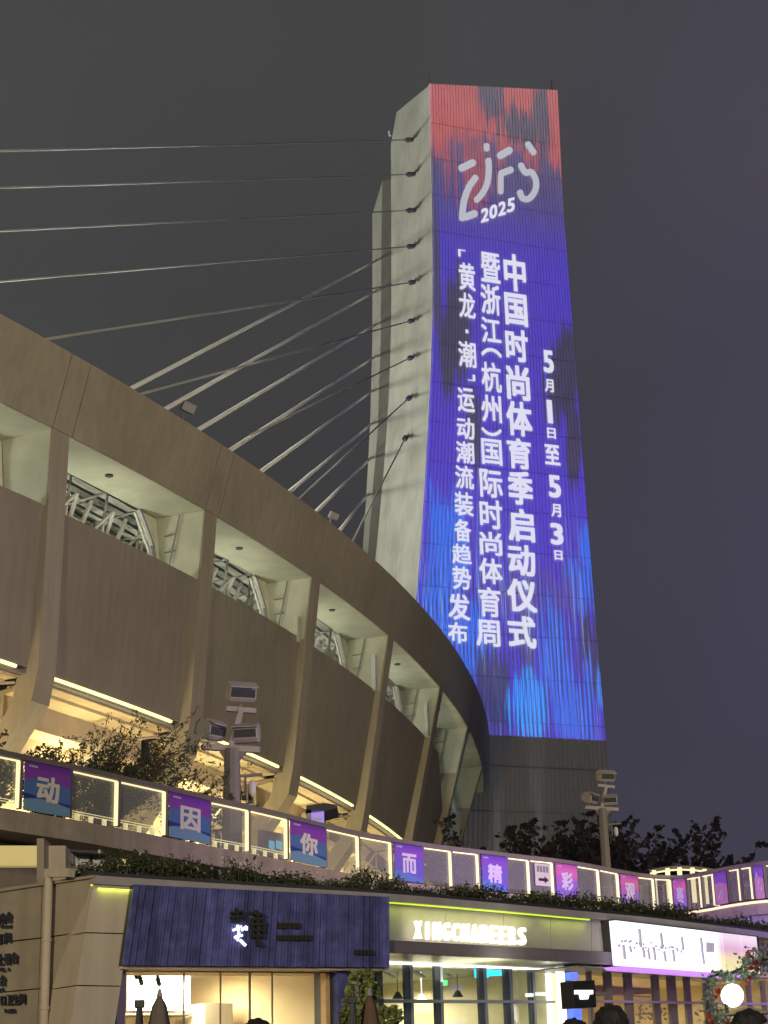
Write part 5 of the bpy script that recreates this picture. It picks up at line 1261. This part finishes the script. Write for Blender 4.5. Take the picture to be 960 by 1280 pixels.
# ================================================================= PEOPLE
M_skin = mat('skin', (.50, .32, .22, 1), .5); M_hair = mat('black_hair', (.022, .019, .018, 1), .38, bump=.4, bscale=120)
def skinmesh(name, verts, edges, root, mt, parent, sub=2):
    me = bpy.data.meshes.new(name); me.from_pydata([v[0] for v in verts], edges, [])
    o = bpy.data.objects.new(name, me); COL.objects.link(o)
    o.modifiers.new('skin', 'SKIN'); o.modifiers.new('sub', 'SUBSURF').levels = sub
    o.modifiers['sub'].render_levels = sub
    if not me.skin_vertices: 
        bpy.context.view_layer.update()
    lay = me.skin_vertices[0] if me.skin_vertices else None
    if lay is None: lay = me.attributes and me.skin_vertices
    for i, v in enumerate(verts):
        sv = me.skin_vertices[0].data[i]; sv.radius = v[1] if isinstance(v[1], tuple) else (v[1], v[1]); sv.use_root = (i == root)
    dg = bpy.context.evaluated_depsgraph_get(); nm = bpy.data.meshes.new_from_object(o.evaluated_get(dg))
    bpy.data.objects.remove(o); nm.materials.clear(); nm.materials.append(mt)
    for p in nm.polygons: p.use_smooth = True
    return nm
def person(px, py, Y, label, cloth, facing=0.0, hair_long=False, H=None):
    top = PY(px, py, Y); H = H or top.z; k = H/1.75; base = Vector((top.x, top.y, 0))
    V = [((0, 0, .98), (.16, .11)), ((0, 0, 1.15), (.14, .10)), ((0, 0, 1.33), (.17, .11)), ((0, 0, 1.45), (.09, .08)), ((0, 0, 1.53), .055), ((0, .01, 1.60), (.062, .07)), ((0, .012, 1.66), (.074, .088)), ((0, .0, 1.705), (.05, .06)),
         ((.10, 0, .90), .095), ((.11, .02, .50), .06), ((.11, -.02, .09), .042), ((.11, .14, .04), .035),
         ((-.10, 0, .90), .095), ((-.11, .02, .50), .06), ((-.11, -.02, .09), .042), ((-.11, .14, .04), .035),
         ((.19, 0, 1.39), .06), ((.25, -.02, 1.12), .045), ((.26, .10, .90), .034), ((.26, .14, .82), (.022, .04)),
         ((-.19, 0, 1.39), .06), ((-.25, -.02, 1.12), .045), ((-.26, .10, .90), .034), ((-.26, .14, .82), (.022, .04))]
    E = [(0, 1), (1, 2), (2, 3), (3, 4), (4, 5), (5, 6), (6, 7), (0, 8), (8, 9), (9, 10), (10, 11), (0, 12), (12, 13), (13, 14), (14, 15), (3, 16), (16, 17), (17, 18), (18, 19), (3, 20), (20, 21), (21, 22), (22, 23)]
    for sx, h in ((1, 19), (-1, 23)):      # five fingers
        for f, (dx, L) in enumerate(((-.03, .06), (-.015, .075), (0, .08), (.015, .07), (.03, .05))):
            n0 = len(V); hx, hy, hz = V[h][0]
            V.append(((hx+dx*.3, hy+dx, hz-.05), .010)); V.append(((hx+dx*.3-.005*sx, hy+dx*1.2+.01, hz-.05-L), .008)); E += [(h, n0), (n0, n0+1)]
    nm = skinmesh('body', V, E, 0, M_skin, None)
    t_ = thing('person', label, 'person', base, 'people walking past the shops'); t_.rotation_euler = (0, 0, facing); t_.scale = (k, k, k)
    o = bpy.data.objects.new('body', nm); COL.objects.link(o); o.parent = t_
    # clothing: jacket and trousers as slightly larger shells
    Vj = [((0, 0, .93), (.175, .125)), ((0, 0, 1.15), (.16, .12)), ((0, 0, 1.33), (.19, .13)), ((0, 0, 1.44), (.10, .09)), ((0, 0, 1.49), (.07, .065)), ((.19, 0, 1.385), .075), ((.252, -.02, 1.12), .058), ((.262, .09, .92), .046), ((-.19, 0, 1.385), .075), ((-.252, -.02, 1.12), .058), ((-.262, .09, .92), .046)]
    nj = skinmesh('jacket', Vj, [(0, 1), (1, 2), (2, 3), (3, 4), (3, 5), (5, 6), (6, 7), (3, 8), (8, 9), (9, 10)], 0, mat('cloth_'+str(px), cloth, .85, noise=.1, nscale=9), None)
    o = bpy.data.objects.new('jacket', nj); COL.objects.link(o); o.parent = t_
    Vt = [((0, 0, .95), (.165, .12)), ((.10, 0, .86), .11), ((.11, .02, .50), .075), ((.11, -.01, .12), .06), ((-.10, 0, .86), .11), ((-.11, .02, .50), .075), ((-.11, -.01, .12), .06)]
    nt_ = skinmesh('trousers', Vt, [(0, 1), (1, 2), (2, 3), (0, 4), (4, 5), (5, 6)], 0, mat('dark_trousers', (.03, .03, .04, 1), .85), None)
    o = bpy.data.objects.new('trousers', nt_); COL.objects.link(o); o.parent = t_
    # hair: displaced cap of locks
    bm = bmesh.new(); bmesh.ops.create_icosphere(bm, subdivisions=4, radius=1)
    r = random.Random(px)
    for v in bm.verts:
        c = v.co.copy(); nse = 1+.045*math.sin(c.x*13+c.z*7+px)+.035*math.sin(math.atan2(c.x, c.z)*17+c.y*9)+.02*r.uniform(-1, 1)
        zlim = -.35 if not hair_long else -1.6
        s = Vector((.092, .108, .105))
        front = c.y > .25 and c.z < .35
        if front: s = Vector((.070, .070, .098))
        z = c.z if c.z > 0 else c.z*(1.1 if not hair_long else 1.9)
        v.co = Vector((c.x*s.x*nse, c.y*s.y*nse-.004, z*s.z*nse+1.655))
    me = bpy.data.meshes.new('hair'); bm.to_mesh(me); bm.free(); me.materials.append(M_hair)
    for p in me.polygons: p.use_smooth = True
    o = bpy.data.objects.new('hair', me); COL.objects.link(o); o.parent = t_
    # face details
    m = MB()
    for sx in (-1, 1): m.box((sx*.03, .085, 1.655), .022, .012, .008)
    me = m.mesh('eyes'); me.materials.append(M_dark); o = bpy.data.objects.new('eyes', me); COL.objects.link(o); o.parent = t_
    m = MB(); m.prism([(-.014, .085, 1.615), (.014, .085, 1.615), (0, .085, 1.655)], [(-.004, .112, 1.618), (.004, .112, 1.618), (0, .09, 1.65)]); me = m.mesh('nose'); me.materials.append(M_skin); o = bpy.data.objects.new('nose', me); COL.objects.link(o); o.parent = t_
    m = MB(); m.box((0, .084, 1.592), .04, .01, .008); me = m.mesh('mouth'); me.materials.append(mat('lips', (.4, .15, .12, 1), .5)); o = bpy.data.objects.new('mouth', me); COL.objects.link(o); o.parent = t_
    m = MB()
    for sx in (-1, 1): m.box((sx*.082, .0, 1.63), .02, .03, .05)
    me = m.mesh('ears'); me.materials.append(M_skin); o = bpy.data.objects.new('ears', me); COL.objects.link(o); o.parent = t_
person(762, 1258, 9.6, 'person with round black hair seen from behind under the hanging sign', (.05, .05, .06, 1), 0.1)
person(716.5, 1275, 10.2, 'person whose black hair just shows left of the rounder head', (.08, .07, .07, 1), -.2)
person(936, 1264, 9.4, 'person with dark hair below the round lamp, cheek turned right', (.05, .06, .10, 1), -1.1)
person(321, 1275, 10.5, 'person with dark hair barely showing below the warm left window', (.10, .09, .08, 1), .4)

# ================================================================= NIGHT HAZE
hz = MB(); hz.prism([(-905, -405, -1), (905, -405, -1), (905, 1505, -1), (-905, 1505, -1)], [(-905, -405, 92), (905, -405, 92), (905, 1505, 92), (-905, 1505, 92)])
M_hz = bpy.data.materials.new('night_haze'); M_hz.use_nodes = True; t = M_hz.node_tree; t.nodes.clear()
o_ = t.nodes.new('ShaderNodeOutputMaterial'); pv = t.nodes.new('ShaderNodeVolumePrincipled'); pv.inputs['Density'].default_value = .00016; pv.inputs['Color'].default_value = (.8, .82, .85, 1)
t.links.new(pv.outputs[0], o_.inputs['Volume'])
hz.build('haze', M_hz, kind='stuff')
S.cycles.volume_bounces = 0
for _x, _dx, _pw in ((568, 3.0, 1.0), (622, 2.0, .8), (676, 1.0, .9)):
    _p = PY(_x, 1092, 92); spot("upward_beam_lamp", _p, _p+Vector((_dx, 4, 50)), 620000*_pw, 12, (.78, 1.0, .94), .8, .15)
